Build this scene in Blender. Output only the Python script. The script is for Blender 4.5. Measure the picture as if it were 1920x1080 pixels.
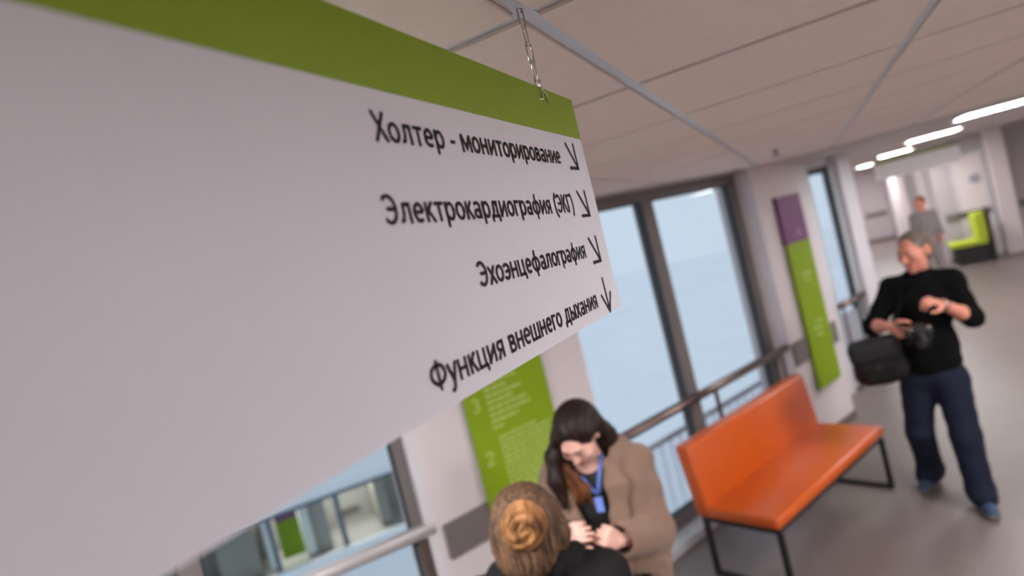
import bpy, bmesh, math, random
import numpy as np
from mathutils import Vector, Matrix

random.seed(7)
SC = bpy.context.scene
COL = SC.collection
for o in list(bpy.data.objects):
    bpy.data.objects.remove(o)

# ------------------------------------------------------------------ camera
CAM_H = 2.19
F_PX = 1180.0
cam_d = bpy.data.cameras.new('view_camera')
cam_d.sensor_width = 36.0
cam_d.lens = F_PX / 1920 * 36
cam_d.clip_start = 0.02
cam_d.clip_end = 400
cam_d.dof.use_dof = True
cam_d.dof.focus_distance = 0.76
cam_d.dof.aperture_fstop = 2.6
cam = bpy.data.objects.new('view_camera', cam_d)
COL.objects.link(cam)
_r = Vector((0.87819829, 0.4113235, -0.24409166))
_u = Vector((0.20570474, 0.13591932, 0.96912925))
_f = Vector((-0.43180241, 0.90129846, -0.03475292))
m = Matrix.Identity(4)
for i in range(3):
    m[i][0], m[i][1], m[i][2] = _r[i], _u[i], -_f[i]
m[2][3] = CAM_H
cam.matrix_world = m
SC.camera = cam

# ------------------------------------------------------------------ world: pale overcast winter sky
w = bpy.data.worlds.new('sky')
SC.world = w
w.use_nodes = True
wn, wl = w.node_tree.nodes, w.node_tree.links
bg = wn['Background']
tc = wn.new('ShaderNodeTexCoord')
nz = wn.new('ShaderNodeTexNoise'); nz.inputs['Scale'].default_value = 1.4; nz.inputs['Detail'].default_value = 3
cr = wn.new('ShaderNodeValToRGB')
cr.color_ramp.elements[0].position = 0.3; cr.color_ramp.elements[0].color = (0.54, 0.635, 0.765, 1)
cr.color_ramp.elements[1].position = 0.7; cr.color_ramp.elements[1].color = (0.63, 0.735, 0.87, 1)
wl.new(tc.outputs['Generated'], nz.inputs['Vector'])
wl.new(nz.outputs['Fac'], cr.inputs['Fac'])
wl.new(cr.outputs['Color'], bg.inputs['Color'])
bg.inputs['Strength'].default_value = 0.88
LAMP = 51.0          # ceiling panel radiance
LAMP_COL = (1.0, 0.965, 0.96)
SC.view_settings.view_transform = 'Standard'
SC.view_settings.look = 'None'
SC.view_settings.gamma = 1.0
SC.view_settings.use_curve_mapping = False
SC.view_settings.exposure = 0.24
SC.cycles.max_bounces = 8
SC.cycles.sample_clamp_indirect = 4.0

# ------------------------------------------------------------------ helpers
def lin(c):
    out = []
    for v in c[:3]:
        v = v / 255.0
        out.append(v / 12.92 if v <= 0.04045 else ((v + 0.055) / 1.055) ** 2.4)
    return tuple(out) + (1.0,)

def mat(name, rgb, rough=0.6, metal=0.0, var=0.06, scale=8.0, bump=0.0, bscale=60.0, spec=0.5, stretch=None, rgb2=None, coat=0.0, sheen=0.0):
    m = bpy.data.materials.new(name); m.use_nodes = True
    n, l = m.node_tree.nodes, m.node_tree.links
    p = n['Principled BSDF']
    p.inputs['Roughness'].default_value = rough
    p.inputs['Metallic'].default_value = metal
    p.inputs['Specular IOR Level'].default_value = spec
    p.inputs['Coat Weight'].default_value = coat
    p.inputs['Sheen Weight'].default_value = sheen
    t = n.new('ShaderNodeTexCoord')
    mp = n.new('ShaderNodeMapping'); l.new(t.outputs['Object'], mp.inputs['Vector'])
    if stretch: mp.inputs['Scale'].default_value = stretch
    z = n.new('ShaderNodeTexNoise'); z.inputs['Scale'].default_value = scale; z.inputs['Detail'].default_value = 4
    l.new(mp.outputs['Vector'], z.inputs['Vector'])
    r = n.new('ShaderNodeValToRGB')
    a = lin(rgb); b = lin(rgb2) if rgb2 else None
    r.color_ramp.elements[0].position = 0.3; r.color_ramp.elements[1].position = 0.7
    r.color_ramp.elements[0].color = tuple(v * (1 - var) for v in a[:3]) + (1,)
    r.color_ramp.elements[1].color = b if b else tuple(min(1, v * (1 + var)) for v in a[:3]) + (1,)
    l.new(z.outputs['Fac'], r.inputs['Fac']); l.new(r.outputs['Color'], p.inputs['Base Color'])
    if bump:
        z2 = n.new('ShaderNodeTexNoise'); z2.inputs['Scale'].default_value = bscale; z2.inputs['Detail'].default_value = 3
        l.new(mp.outputs['Vector'], z2.inputs['Vector'])
        bp = n.new('ShaderNodeBump'); bp.inputs['Strength'].default_value = bump; bp.inputs['Distance'].default_value = 0.004
        l.new(z2.outputs['Fac'], bp.inputs['Height']); l.new(bp.outputs['Normal'], p.inputs['Normal'])
    return m

def emit(name, rgb_lin, s):
    m = bpy.data.materials.new(name); m.use_nodes = True
    n, l = m.node_tree.nodes, m.node_tree.links
    n.remove(n['Principled BSDF'])
    e = n.new('ShaderNodeEmission'); e.inputs['Color'].default_value = tuple(rgb_lin) + (1,); e.inputs['Strength'].default_value = s
    l.new(e.outputs[0], n['Material Output'].inputs['Surface'])
    return m

def glass_mat(name, tint=(0.97, 0.985, 0.985)):
    m = bpy.data.materials.new(name); m.use_nodes = True
    n, l = m.node_tree.nodes, m.node_tree.links
    n.remove(n['Principled BSDF'])
    tr = n.new('ShaderNodeBsdfTransparent'); tr.inputs['Color'].default_value = tint + (1,)
    gl = n.new('ShaderNodeBsdfGlossy'); gl.inputs['Roughness'].default_value = 0.02
    lw = n.new('ShaderNodeLayerWeight'); lw.inputs['Blend'].default_value = 0.5
    pw = n.new('ShaderNodeMath'); pw.operation = 'POWER'; pw.inputs[1].default_value = 5.0
    fr = n.new('ShaderNodeMath'); fr.operation = 'MULTIPLY_ADD'; fr.inputs[1].default_value = 0.5; fr.inputs[2].default_value = 0.005
    l.new(lw.outputs['Facing'], pw.inputs[0]); l.new(pw.outputs[0], fr.inputs[0])
    mx = n.new('ShaderNodeMixShader')
    l.new(fr.outputs[0], mx.inputs[0]); l.new(tr.outputs[0], mx.inputs[1]); l.new(gl.outputs[0], mx.inputs[2])
    l.new(mx.outputs[0], n['Material Output'].inputs['Surface'])
    return m

def tag(o, label=None, cat=None, group=None, kind=None):
    if label: o['label'] = label
    if cat: o['category'] = cat
    if group: o['group'] = group
    if kind: o['kind'] = kind
    return o

def empty(name, loc, label=None, cat=None, group=None, kind=None):
    o = bpy.data.objects.new(name, None); COL.objects.link(o)
    o.location = loc; o.empty_display_size = 0.1
    return tag(o, label, cat, group, kind)

def link_mesh(name, me, material, parent=None, smooth=False):
    o = bpy.data.objects.new(name, me); COL.objects.link(o)
    if material is not None and not me.materials: me.materials.append(material)
    if parent is not None:
        o.parent = parent
    if smooth:
        me.polygons.foreach_set('use_smooth', [True] * len(me.polygons))
    return o

def rel(parent):
    p, off = parent, Vector((0, 0, 0))
    while p is not None:
        off += p.location; p = p.parent
    return off

def from_bm(name, bm, material, parent=None, smooth=False):
    """bm in world coordinates; stored relative to the parent"""
    me = bpy.data.meshes.new(name)
    off = rel(parent) if parent is not None else Vector((0, 0, 0))
    bmesh.ops.translate(bm, verts=bm.verts, vec=-off)
    bmesh.ops.recalc_face_normals(bm, faces=bm.faces)
    bm.to_mesh(me); bm.free()
    return link_mesh(name, me, material, parent, smooth)

def hexa(bm, pts):
    v = [bm.verts.new(p) for p in pts]
    for q in ((0, 1, 2, 3), (4, 7, 6, 5), (0, 4, 5, 1), (1, 5, 6, 2), (2, 6, 7, 3), (3, 7, 4, 0)):
        bm.faces.new([v[i] for i in q])
    return v

def fbox(bm, fn, a0, a1, b0, b1, c0, c1):
    return hexa(bm, [fn(a, b, c) for c in (c0, c1) for a, b in ((a0, b0), (a1, b0), (a1, b1), (a0, b1))])

ID = lambda x, y, z: Vector((x, y, z))
def boxo(name, fn, dims, material, parent=None, bevel=0.0, seg=2):
    bm = bmesh.new()
    for dm in (dims if isinstance(dims[0], (tuple, list)) else [dims]):
        fbox(bm, fn, *dm)
    if bevel:
        bmesh.ops.bevel(bm, geom=list(bm.edges), offset=bevel, segments=seg, affect='EDGES', profile=0.5)
    return from_bm(name, bm, material, parent)

def tube(bm, pts, r, n=10, closed=False):
    pts = [Vector(p) for p in pts]
    rs = r if isinstance(r, (list, tuple)) else [r] * len(pts)
    rings, prev = [], None
    N = len(pts)
    for i, p in enumerate(pts):
        a = pts[(i - 1) % N] if (closed or i > 0) else p
        b = pts[(i + 1) % N] if (closed or i < N - 1) else p
        d = (b - a).normalized()
        if prev is None:
            ref = Vector((0, 0, 1)) if abs(d.z) < 0.9 else Vector((1, 0, 0))
            x = d.cross(ref).normalized()
        else:
            x = (prev - d * prev.dot(d)).normalized()
        prev = x
        y = d.cross(x)
        rings.append([bm.verts.new(p + (x * math.cos(2 * math.pi * k / n) + y * math.sin(2 * math.pi * k / n)) * rs[i]) for k in range(n)])
    M = N if closed else N - 1
    for i in range(M):
        A, B = rings[i], rings[(i + 1) % N]
        for k in range(n):
            bm.faces.new((A[k], A[(k + 1) % n], B[(k + 1) % n], B[k]))
    if not closed:
        bm.faces.new(rings[0][::-1]); bm.faces.new(rings[-1])

def tubeo(name, pts, r, material, parent=None, n=10, closed=False):
    bm = bmesh.new(); tube(bm, pts, r, n, closed)
    return from_bm(name, bm, material, parent, True)

def lathe(bm, axis0, axis1, prof, n=24):
    """prof: list of (t along the axis in metres, radius)"""
    a = Vector(axis0); d = (Vector(axis1) - a).normalized()
    ref = Vector((0, 0, 1)) if abs(d.z) < 0.9 else Vector((1, 0, 0))
    x = d.cross(ref).normalized(); y = d.cross(x)
    rings = [[bm.verts.new(a + d * t + (x * math.cos(2 * math.pi * k / n) + y * math.sin(2 * math.pi * k / n)) * r) for k in range(n)] for t, r in prof]
    for A, B in zip(rings, rings[1:]):
        for k in range(n):
            bm.faces.new((A[k], A[(k + 1) % n], B[(k + 1) % n], B[k]))
    bm.faces.new(rings[0][::-1]); bm.faces.new(rings[-1])

def poly_prism(name, pts, z0, z1, material, parent=None):
    bm = bmesh.new()
    a = [bm.verts.new((p[0], p[1], z0)) for p in pts]; b = [bm.verts.new((p[0], p[1], z1)) for p in pts]
    bm.faces.new(a); bm.faces.new(b[::-1])
    for i in range(len(pts)):
        j = (i + 1) % len(pts)
        bm.faces.new((a[i], b[i], b[j], a[j]))
    return from_bm(name, bm, material, parent)

# ---------------------------------------------------------------- distance-field modelling for bodies, hair and clothes
def nv(p): return np.array(p, dtype=np.float32)

class Field:
    def __init__(self): self.p = []
    def cap(self, p0, p1, r0, r1=None, k=0.03, op='add', flat=None):
        self.p.append(('c', nv(p0), nv(p1), r0, r0 if r1 is None else r1, k, op, flat)); return self
    def chain(self, pts, rs, k=0.03, op='add', flat=None):
        if not isinstance(rs, (list, tuple)): rs = [rs] * len(pts)
        for i in range(len(pts) - 1): self.cap(pts[i], pts[i + 1], rs[i], rs[i + 1], k, op, flat)
        return self
    def ell(self, c, rad, rot=None, k=0.03, op='add'):
        R = np.eye(3, dtype=np.float32) if rot is None else np.array(rot, dtype=np.float32)   # rows = local axes
        self.p.append(('e', nv(c), nv(rad), R, 0, k, op, None)); return self
    def box(self, c, half, rot=None, rnd=0.02, k=0.02, op='add'):
        R = np.eye(3, dtype=np.float32) if rot is None else np.array(rot, dtype=np.float32)
        self.p.append(('b', nv(c), nv(half), R, rnd, k, op, None)); return self
    def torus(self, c, axis, R, r, k=0.01):
        a = nv(axis); a = a / np.linalg.norm(a)
        self.p.append(('t', nv(c), a, R, r, k, 'add', None)); return self
    def bounds(self, q):
        t = q[0]
        if t == 'c':
            r = max(q[3], q[4]); return np.minimum(q[1], q[2]) - r, np.maximum(q[1], q[2]) + r
        if t == 't':
            r = q[3] + q[4]; return q[1] - r, q[1] + r
        if t == 'b':
            e = np.abs(q[3].T) @ q[2]; return q[1] - e, q[1] + e
        e = np.abs(q[3].T) @ q[2]; return q[1] - e, q[1] + e
    def mesh(self, name, vox, material, parent=None, warp=None, clip_z=None):
        lo = np.full(3, 1e9); hi = np.full(3, -1e9)
        for q in self.p:
            if q[6] == 'add':
                a, b = self.bounds(q); lo = np.minimum(lo, a); hi = np.maximum(hi, b)
        pad = 3.5 * vox + 0.012
        lo -= pad; hi += pad
        if clip_z is not None: lo[2] = max(lo[2], clip_z - 2 * vox)
        n = np.ceil((hi - lo) / vox).astype(int) + 1
        D = np.full(n, 0.2, dtype=np.float32)
        ax = [(lo[i] + vox * np.arange(n[i])).astype(np.float32) for i in range(3)]
        for q in self.p:
            a, b = self.bounds(q); mg = q[5] + 3 * vox + 0.02
            i0 = np.maximum(np.floor((a - mg - lo) / vox).astype(int), 0); i1 = np.minimum(np.ceil((b + mg - lo) / vox).astype(int) + 1, n)
            if (i1 <= i0).any(): continue
            X = ax[0][i0[0]:i1[0], None, None]; Y = ax[1][None, i0[1]:i1[1], None]; Z = ax[2][None, None, i0[2]:i1[2]]
            t = q[0]
            if t == 'c':
                p0, p1, r0, r1 = q[1], q[2], q[3], q[4]
                dx, dy, dz = X - p0[0], Y - p0[1], Z - p0[2]
                v = p1 - p0; L = float(v @ v) + 1e-12
                h = np.clip((dx * v[0] + dy * v[1] + dz * v[2]) / L, 0, 1)
                ex, ey, ez = dx - h * v[0], dy - h * v[1], dz - h * v[2]
                s = ex * ex + ey * ey + ez * ez
                if q[7] is not None:                        # squash towards an axis
                    fa, fs = nv(q[7][0]), q[7][1]
                    pr = ex * fa[0] + ey * fa[1] + ez * fa[2]
                    s = s + pr * pr * (1 / (fs * fs) - 1)
                d = np.sqrt(s) - (r0 + (r1 - r0) * h)
            elif t == 't':
                c, A = q[1], q[2]
                dx, dy, dz = X - c[0], Y - c[1], Z - c[2]
                hgt = dx * A[0] + dy * A[1] + dz * A[2]
                rad = np.sqrt(np.maximum(dx * dx + dy * dy + dz * dz - hgt * hgt, 0))
                d = np.sqrt((rad - q[3]) ** 2 + hgt * hgt) - q[4]
            else:
                c, rad, R = q[1], q[2], q[3]
                dx, dy, dz = X - c[0], Y - c[1], Z - c[2]
                u = [R[j, 0] * dx + R[j, 1] * dy + R[j, 2] * dz for j in range(3)]
                if t == 'e':
                    k0 = np.sqrt((u[0] / rad[0]) ** 2 + (u[1] / rad[1]) ** 2 + (u[2] / rad[2]) ** 2)
                    k1 = np.sqrt((u[0] / rad[0] ** 2) ** 2 + (u[1] / rad[1] ** 2) ** 2 + (u[2] / rad[2] ** 2) ** 2) + 1e-9
                    d = k0 * (k0 - 1) / k1
                else:
                    e = [np.abs(u[j]) - (rad[j] - q[4]) for j in range(3)]
                    d = np.sqrt(np.maximum(e[0], 0) ** 2 + np.maximum(e[1], 0) ** 2 + np.maximum(e[2], 0) ** 2) + np.minimum(np.maximum(np.maximum(e[0], e[1]), e[2]), 0) - q[4]
            S = D[i0[0]:i1[0], i0[1]:i1[1], i0[2]:i1[2]]
            k = q[5] + 1e-6
            if q[6] == 'sub':
                d = -d; h = np.maximum(k - np.abs(S - d), 0) / k
                S[...] = np.maximum(S, d) + h * h * k * 0.25
            else:
                h = np.maximum(k - np.abs(S - d), 0) / k
                S[...] = np.minimum(S, d) - h * h * k * 0.25
        if warp is not None:
            D += warp(ax[0][:, None, None], ax[1][None, :, None], ax[2][None, None, :]).astype(np.float32)
        if clip_z is not None: D[:, :, ax[2] < clip_z] = 0.1
        V, Q = surface_nets(D, lo, vox)
        off = rel(parent) if parent is not None else Vector((0, 0, 0))
        V = V - np.array(off)
        me = bpy.data.meshes.new(name)
        me.vertices.add(len(V)); me.vertices.foreach_set('co', V.astype(np.float32).ravel())
        me.loops.add(len(Q) * 4); me.loops.foreach_set('vertex_index', Q.astype(np.int32).ravel())
        me.polygons.add(len(Q)); me.polygons.foreach_set('loop_start', np.arange(0, len(Q) * 4, 4, dtype=np.int32))
        me.update(calc_edges=True); me.validate()
        return link_mesh(name, me, material, parent, True)

def surface_nets(D, lo, vox):
    ins = D < 0
    c = np.zeros(np.array(D.shape) - 1, dtype=np.int8)
    off = [(i, j, k) for i in (0, 1) for j in (0, 1) for k in (0, 1)]
    def sl(A, o): return A[o[0]:A.shape[0] - 1 + o[0], o[1]:A.shape[1] - 1 + o[1], o[2]:A.shape[2] - 1 + o[2]]
    for o in off: c += sl(ins, o)
    act = (c > 0) & (c < 8)
    idx = np.argwhere(act)
    ids = np.full(act.shape, -1, dtype=np.int64); ids[act] = np.arange(len(idx))
    acc = np.zeros((len(idx), 3)); cnt = np.zeros(len(idx))
    for o in off:
        for axn in range(3):
            if o[axn]: continue
            o2 = list(o); o2[axn] = 1
            a = D[tuple((idx + o).T)]; b = D[tuple((idx + o2).T)]
            mk = (a < 0) != (b < 0)
            t = np.where(mk, a / np.where(mk, a - b, 1), 0)
            pt = np.tile(np.array(o, float), (len(idx), 1)); pt[:, axn] += t
            acc[mk] += pt[mk]; cnt[mk] += 1
    V = lo + vox * (idx + acc / cnt[:, None])
    quads = []
    for axn in range(3):
        a = [slice(None)] * 3; b = [slice(None)] * 3
        a[axn] = slice(0, -1); b[axn] = slice(1, None)
        A, B = ins[tuple(a)], ins[tuple(b)]
        e = np.argwhere(A != B)
        o1, o2 = [x for x in range(3) if x != axn]
        ok = (e[:, o1] > 0) & (e[:, o2] > 0) & (e[:, o1] < D.shape[o1] - 1) & (e[:, o2] < D.shape[o2] - 1)
        e = e[ok]
        fl = A[tuple(e.T)]
        d1 = np.zeros(3, int); d1[o1] = 1; d2 = np.zeros(3, int); d2[o2] = 1
        q = np.stack([ids[tuple((e - d1 - d2).T)], ids[tuple((e - d2).T)], ids[tuple(e.T)], ids[tuple((e - d1).T)]], 1)
        if axn == 1: fl = ~fl
        q[~fl] = q[~fl][:, ::-1]
        quads.append(q)
    return V, np.concatenate(quads)

# ---------------------------------------------------------------- materials
M = dict(
    wall=mat('wall_paint', (214, 206, 208), 0.7, var=0.02, scale=3, bump=0.05, bscale=200),
    wall_grey=mat('grey_wall_paint', (176, 168, 172), 0.7, var=0.02, scale=3),
    ceil_tile=mat('ceiling_tile', (240, 227, 217), 0.9, var=0.02, scale=30, bump=0.15, bscale=500),
    tbar=mat('white_steel_grid', (206, 210, 218), 0.36, var=0.01, spec=0.6),
    gyps=mat('ceiling_paint', (190, 182, 178), 0.75, var=0.02, scale=2),
    floor=None,
    frame=mat('grey_brown_aluminium', (114, 107, 105), 0.4, var=0.03, spec=0.5),
    gasket=mat('dark_gasket', (50, 56, 58), 0.5),
    jamb=mat('pale_reveal_paint', (205, 203, 208), 0.6, var=0.02),
    lightframe=mat('light_grey_aluminium', (178, 184, 188), 0.38, var=0.02),
    glass=glass_mat('window_glass'),
    sill=mat('sill_metal', (204, 211, 217), 0.35, metal=0.0),
    bumper=mat('taupe_bumper_board', (112, 104, 103), 0.5, var=0.03),
    rail=mat('brushed_steel', (124, 108, 102), 0.28, metal=0.9, var=0.05, stretch=(2, 2, 60)),
    sheen_rail=mat('steel_with_painted_sheen', (206, 204, 204), 0.28, metal=0.35, var=0.03, stretch=(2, 2, 60)),  # pale base and low metal stand for the bright reflection on this rail
    sign_white=mat('sign_white_plastic', (200, 197, 205), 0.5, var=0.01, spec=0.3),
    sign_lit=mat('lit_sign_plastic', (240, 238, 241), 0.45, var=0.01, spec=0.3),  # lighter copy of the sign plastic; strong lamp light put into its colour
    sign_green=mat('sign_green_print', (117, 140, 4), 0.5, var=0.03, spec=0.3),
    ink=mat('dark_print', (26, 19, 21), 0.7, spec=0.2),
    green=mat('green_panel', (128, 156, 8), 0.6, var=0.04, scale=3, spec=0.3),
    pale_ink=mat('pale_green_print', (176, 194, 106), 0.6),
    purple=mat('purple_panel', (112, 58, 108), 0.6, var=0.04, scale=3),
    pale_purple=mat('pale_purple_print', (166, 120, 160), 0.6),
    orange=mat('orange_leatherette', (196, 84, 8), 0.36, var=0.04, scale=5, bump=0.06, bscale=240, spec=0.7, coat=0.1),
    black_metal=mat('black_powder_metal', (24, 24, 26), 0.45),
    chrome=mat('chrome', (190, 184, 176), 0.18, metal=1.0, var=0.03),
    skin_m=mat('skin_ruddy', (206, 134, 112), 0.5, var=0.08, scale=18, rgb2=(222, 150, 128)),
    skin_f=mat('skin_fair', (228, 176, 158), 0.5, var=0.05, scale=14, rgb2=(236, 188, 172)),
    lips=mat('lips', (176, 92, 88), 0.4), lips_m=mat('lips_ruddy', (170, 92, 84), 0.45),
    eyew=mat('eye_white', (225, 220, 215), 0.25), iris=mat('dark_iris', (50, 36, 28), 0.2),
    brow=mat('dark_brow', (52, 36, 28), 0.8), brow_g=mat('grey_brow', (110, 92, 82), 0.8),
    hair_dark=mat('dark_brown_hair', (20, 12, 9), 0.45, var=0.3, scale=14, stretch=(6, 6, 0.7), rgb2=(44, 26, 18), bump=0.8, bscale=30, spec=0.25),
    lit_hair_tip=mat('lit_dark_hair', (66, 38, 22), 0.6, spec=0.25, var=0.3, scale=14, stretch=(6, 6, 0.7), rgb2=(118, 68, 34), bump=0.35, bscale=30),  # warmer, lighter copy of the dark hair; the light is in the colour
    hair_blond=mat('ash_brown_hair', (32, 21, 15), 0.6, spec=0.25, var=0.25, scale=14, stretch=(7, 7, 0.8), rgb2=(112, 84, 62), bump=0.4, bscale=40),
    hair_bun=mat('golden_hair', (78, 48, 26), 0.6, spec=0.25, var=0.3, scale=18, stretch=(3, 3, 1), rgb2=(158, 110, 66), bump=0.5, bscale=40),
    hair_grey=mat('short_greying_hair', (70, 56, 48), 0.8, var=0.3, scale=40, rgb2=(134, 122, 112), bump=0.5, bscale=120),
    coat=mat('camel_wool', (124, 98, 82), 0.85, var=0.08, scale=20, bump=0.25, bscale=180, sheen=0.2),
    black_knit=mat('black_knit', (6, 6, 6), 0.95, spec=0.15, var=0.15, scale=30, bump=0.25, bscale=180),
    black_cloth=mat('black_cloth', (20, 19, 21), 0.75, var=0.15, scale=30, bump=0.15, bscale=200),
    charcoal=mat('charcoal_jacket', (21, 20, 21), 0.85, spec=0.2, var=0.12, scale=20, bump=0.2, bscale=160),
    denim=mat('dark_denim', (22, 27, 44), 0.85, spec=0.2, var=0.2, scale=12, bump=0.25, bscale=300),
    blue=mat('blue_suede', (42, 64, 92), 0.7, var=0.12, scale=30), sole=mat('grey_rubber', (92, 92, 92), 0.7),
    lan=mat('blue_lanyard', (84, 112, 184), 0.6), badge=mat('blue_card', (112, 140, 212), 0.35),
    bagm=mat('black_nylon', (7, 7, 7), 0.6, spec=0.3, var=0.1, scale=25, bump=0.2, bscale=250),
    lens=mat('lens_glass', (20, 20, 30), 0.05, coat=1.0),
    grey_cloth=mat('grey_uniform', (128, 122, 122), 0.8, var=0.06),
    boots=mat('black_boot', (26, 24, 24), 0.45),
    lime=mat('lime_upholstery', (176, 196, 44), 0.55, var=0.04),
    door=mat('door_white', (226, 216, 216), 0.45, var=0.02),
    steel_w=mat('white_powder_steel', (222, 226, 234), 0.45, var=0.02),
    steel_g=mat('grey_steel', (158, 162, 172), 0.45, var=0.02),
    wing=mat('wing_panel', (168, 166, 160), 0.6, var=0.04, scale=2),
    wingpale=mat('wing_pale_cladding', (232, 236, 238), 0.6, var=0.02),
    wingdark=mat('wing_dark_frame', (96, 104, 116), 0.5),
    winggreen=mat('wing_olive_wall', (156, 154, 144), 0.7, var=0.03),
    snow=mat('snowy_ground', (247, 248, 250), 0.9, var=0.03, scale=0.2),
    base=mat('brown_skirting', (104, 92, 84), 0.5),
    nail=mat('red_nail', (196, 60, 60), 0.3),
    lampbody=mat('lamp_housing', (225, 225, 225), 0.5),
    lamp=emit('lamp_diffuser', LAMP_COL, LAMP),
)

def opal_mat():
    m = bpy.data.materials.new('opal_slat'); m.use_nodes = True
    n, l = m.node_tree.nodes, m.node_tree.links
    p = n['Principled BSDF']; p.inputs['Base Color'].default_value = lin((232, 234, 240)); p.inputs['Roughness'].default_value = 0.5
    t = n.new('ShaderNodeBsdfTranslucent'); t.inputs['Color'].default_value = lin((250, 251, 254))
    z = n.new('ShaderNodeTexNoise'); z.inputs['Scale'].default_value = 6
    mr = n.new('ShaderNodeMapRange'); mr.inputs['To Min'].default_value = 0.82; mr.inputs['To Max'].default_value = 0.9
    mx = n.new('ShaderNodeMixShader')
    l.new(z.outputs['Fac'], mr.inputs['Value']); l.new(mr.outputs['Result'], mx.inputs[0]); l.new(p.outputs[0], mx.inputs[1]); l.new(t.outputs[0], mx.inputs[2])
    l.new(mx.outputs[0], n['Material Output'].inputs['Surface'])
    return m
M['opal'] = opal_mat()

def floor_mat():
    m = mat('grey_vinyl_floor', (110, 99, 95), 0.34, var=0.05, scale=1.3, spec=0.75)
    n, l = m.node_tree.nodes, m.node_tree.links
    p = n['Principled BSDF']
    z = n.new('ShaderNodeTexNoise'); z.inputs['Scale'].default_value = 5; z.inputs['Detail'].default_value = 5
    t = n.new('ShaderNodeTexCoord'); l.new(t.outputs['Object'], z.inputs['Vector'])
    r = n.new('ShaderNodeMapRange'); r.inputs['To Min'].default_value = 0.34; r.inputs['To Max'].default_value = 0.44
    l.new(z.outputs['Fac'], r.inputs['Value']); l.new(r.outputs['Result'], p.inputs['Roughness'])
    return m
M['floor'] = floor_mat()

# ---------------------------------------------------------------- setting: coordinates along the window wall
CEIL = 2.512
PSI = 0.455
d1 = Vector((math.sin(PSI), math.cos(PSI), 0)); n1 = Vector((-math.cos(PSI), math.sin(PSI), 0))
W0 = Vector((-0.01, 6.48, 0))
def WL(s, t, z): return W0 + d1 * s + n1 * t + Vector((0, 0, z))
KINK = -4.40
PSI2 = 0.68
d2 = Vector((math.sin(PSI2), math.cos(PSI2), 0)); n2 = Vector((-math.cos(PSI2), math.sin(PSI2), 0))
P0 = WL(KINK, 0, 0)
def LL(s, t, z): return P0 + d2 * s + n2 * t + Vector((0, 0, z))

outer = [LL(-6.5, .35, 0), LL(-.05, .35, 0), WL(KINK + .05, .35, 0), WL(1.95, .36, 0), Vector((.93, 25, 0)), Vector((6, 25, 0)), Vector((6, -4.2, 0)), Vector((-6.3, -4.2, 0))]
fl = poly_prism('floor', [(p.x, p.y) for p in outer], -0.25, 0.0, M['floor']); tag(fl, kind='structure')
# ceiling slab with plaster part beyond the tile grid, tiles and grid bars as pieces
A1, B0, TS = -0.271, 0.8125, 0.6
YB = B0 + 9 * TS
ce = poly_prism('ceiling', [(p.x, p.y) for p in outer], CEIL + 0.03, CEIL + 0.25, M['gyps']); tag(ce, kind='structure')
far_poly = [WL(-.25, .2, 0), WL(1.95, .36, 0), Vector((.93, 25, 0)), Vector((6, 25, 0)), Vector((6, YB + .01, 0)), Vector((-.25, YB + .01, 0))]
cp = poly_prism('plaster_panel', [(p.x, p.y) for p in far_poly], CEIL - 0.012, CEIL + 0.029, M['gyps'], ce)

def clip(poly, p0, nn):
    out = []
    for i in range(len(poly)):
        a, b = poly[i], poly[(i + 1) % len(poly)]
        da, db = (a - p0).dot(nn), (b - p0).dot(nn)
        if da <= 0: out.append(a)
        if (da <= 0) != (db <= 0): out.append(a + (b - a) * (da / (da - db)))
    return out
FILL_LAMP_CELLS = {(2, 0), (3, 4), (5, 2), (5, -1), (-2, -1), (-3, -3)}     # grid cells that hold an added, unseen fill lamp instead of a tile
full_tile = None
for i in range(-9, 10):
    for j in range(-8, 9):
        x0, y0 = A1 + i * TS, B0 + j * TS
        if (i, j) in FILL_LAMP_CELLS or x0 > 5.9: continue
        g = 0.014
        sq = [Vector((x0 + g, y0 + g, 0)), Vector((x0 + TS - g, y0 + g, 0)), Vector((x0 + TS - g, y0 + TS - g, 0)), Vector((x0 + g, y0 + TS - g, 0))]
        c = sum(sq, Vector()) / 4
        if (c - W0).dot(d1) > KINK: pl = clip(sq, WL(0, -.004, 0), n1)
        else: pl = clip(sq, LL(0, -.004, 0), n2)
        if len(pl) < 3 or y0 < -4.1: continue
        if len(pl) == 4 and all((a - b).length < 1e-6 for a, b in zip(pl, sq)):
            if full_tile is None:
                full_tile = poly_prism('ceiling_tile', [(p.x - x0, p.y - y0) for p in sq], CEIL - 0.006, CEIL + 0.012, M['ceil_tile'])
                t = full_tile; t.parent = ce
            else:
                t = full_tile.copy(); COL.objects.link(t)
            t.location = (x0, y0, 0)
        else:
            poly_prism('ceiling_tile', [(p.x, p.y) for p in pl], CEIL - 0.006, CEIL + 0.012, M['ceil_tile'], ce)
for i in range(-9, 11):
    x = A1 + i * TS
    # where the bar meets the window wall
    yw = YB
    a = W0 + d1 * ((x - W0.x) / d1.x)
    if x < WL(KINK, 0, 0).x: a = P0 + d2 * ((x - P0.x) / d2.x)
    yw = min(YB, a.y - 0.01)
    if yw > -4: boxo('grid_bar', ID, (x - .012, x + .012, -4.1, yw, CEIL, CEIL + .03), M['tbar'], ce)
for j in range(-8, 10):
    y = B0 + j * TS
    a = W0 + d1 * ((y - W0.y) / d1.y)
    if y < P0.y: a = P0 + d2 * ((y - P0.y) / d2.y)
    boxo('grid_bar', ID, (a.x + .02, 5.95, y - .012, y + .012, CEIL + .0005, CEIL + .03), M['tbar'], ce)

def structure(o): return tag(o, kind='structure')
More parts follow.
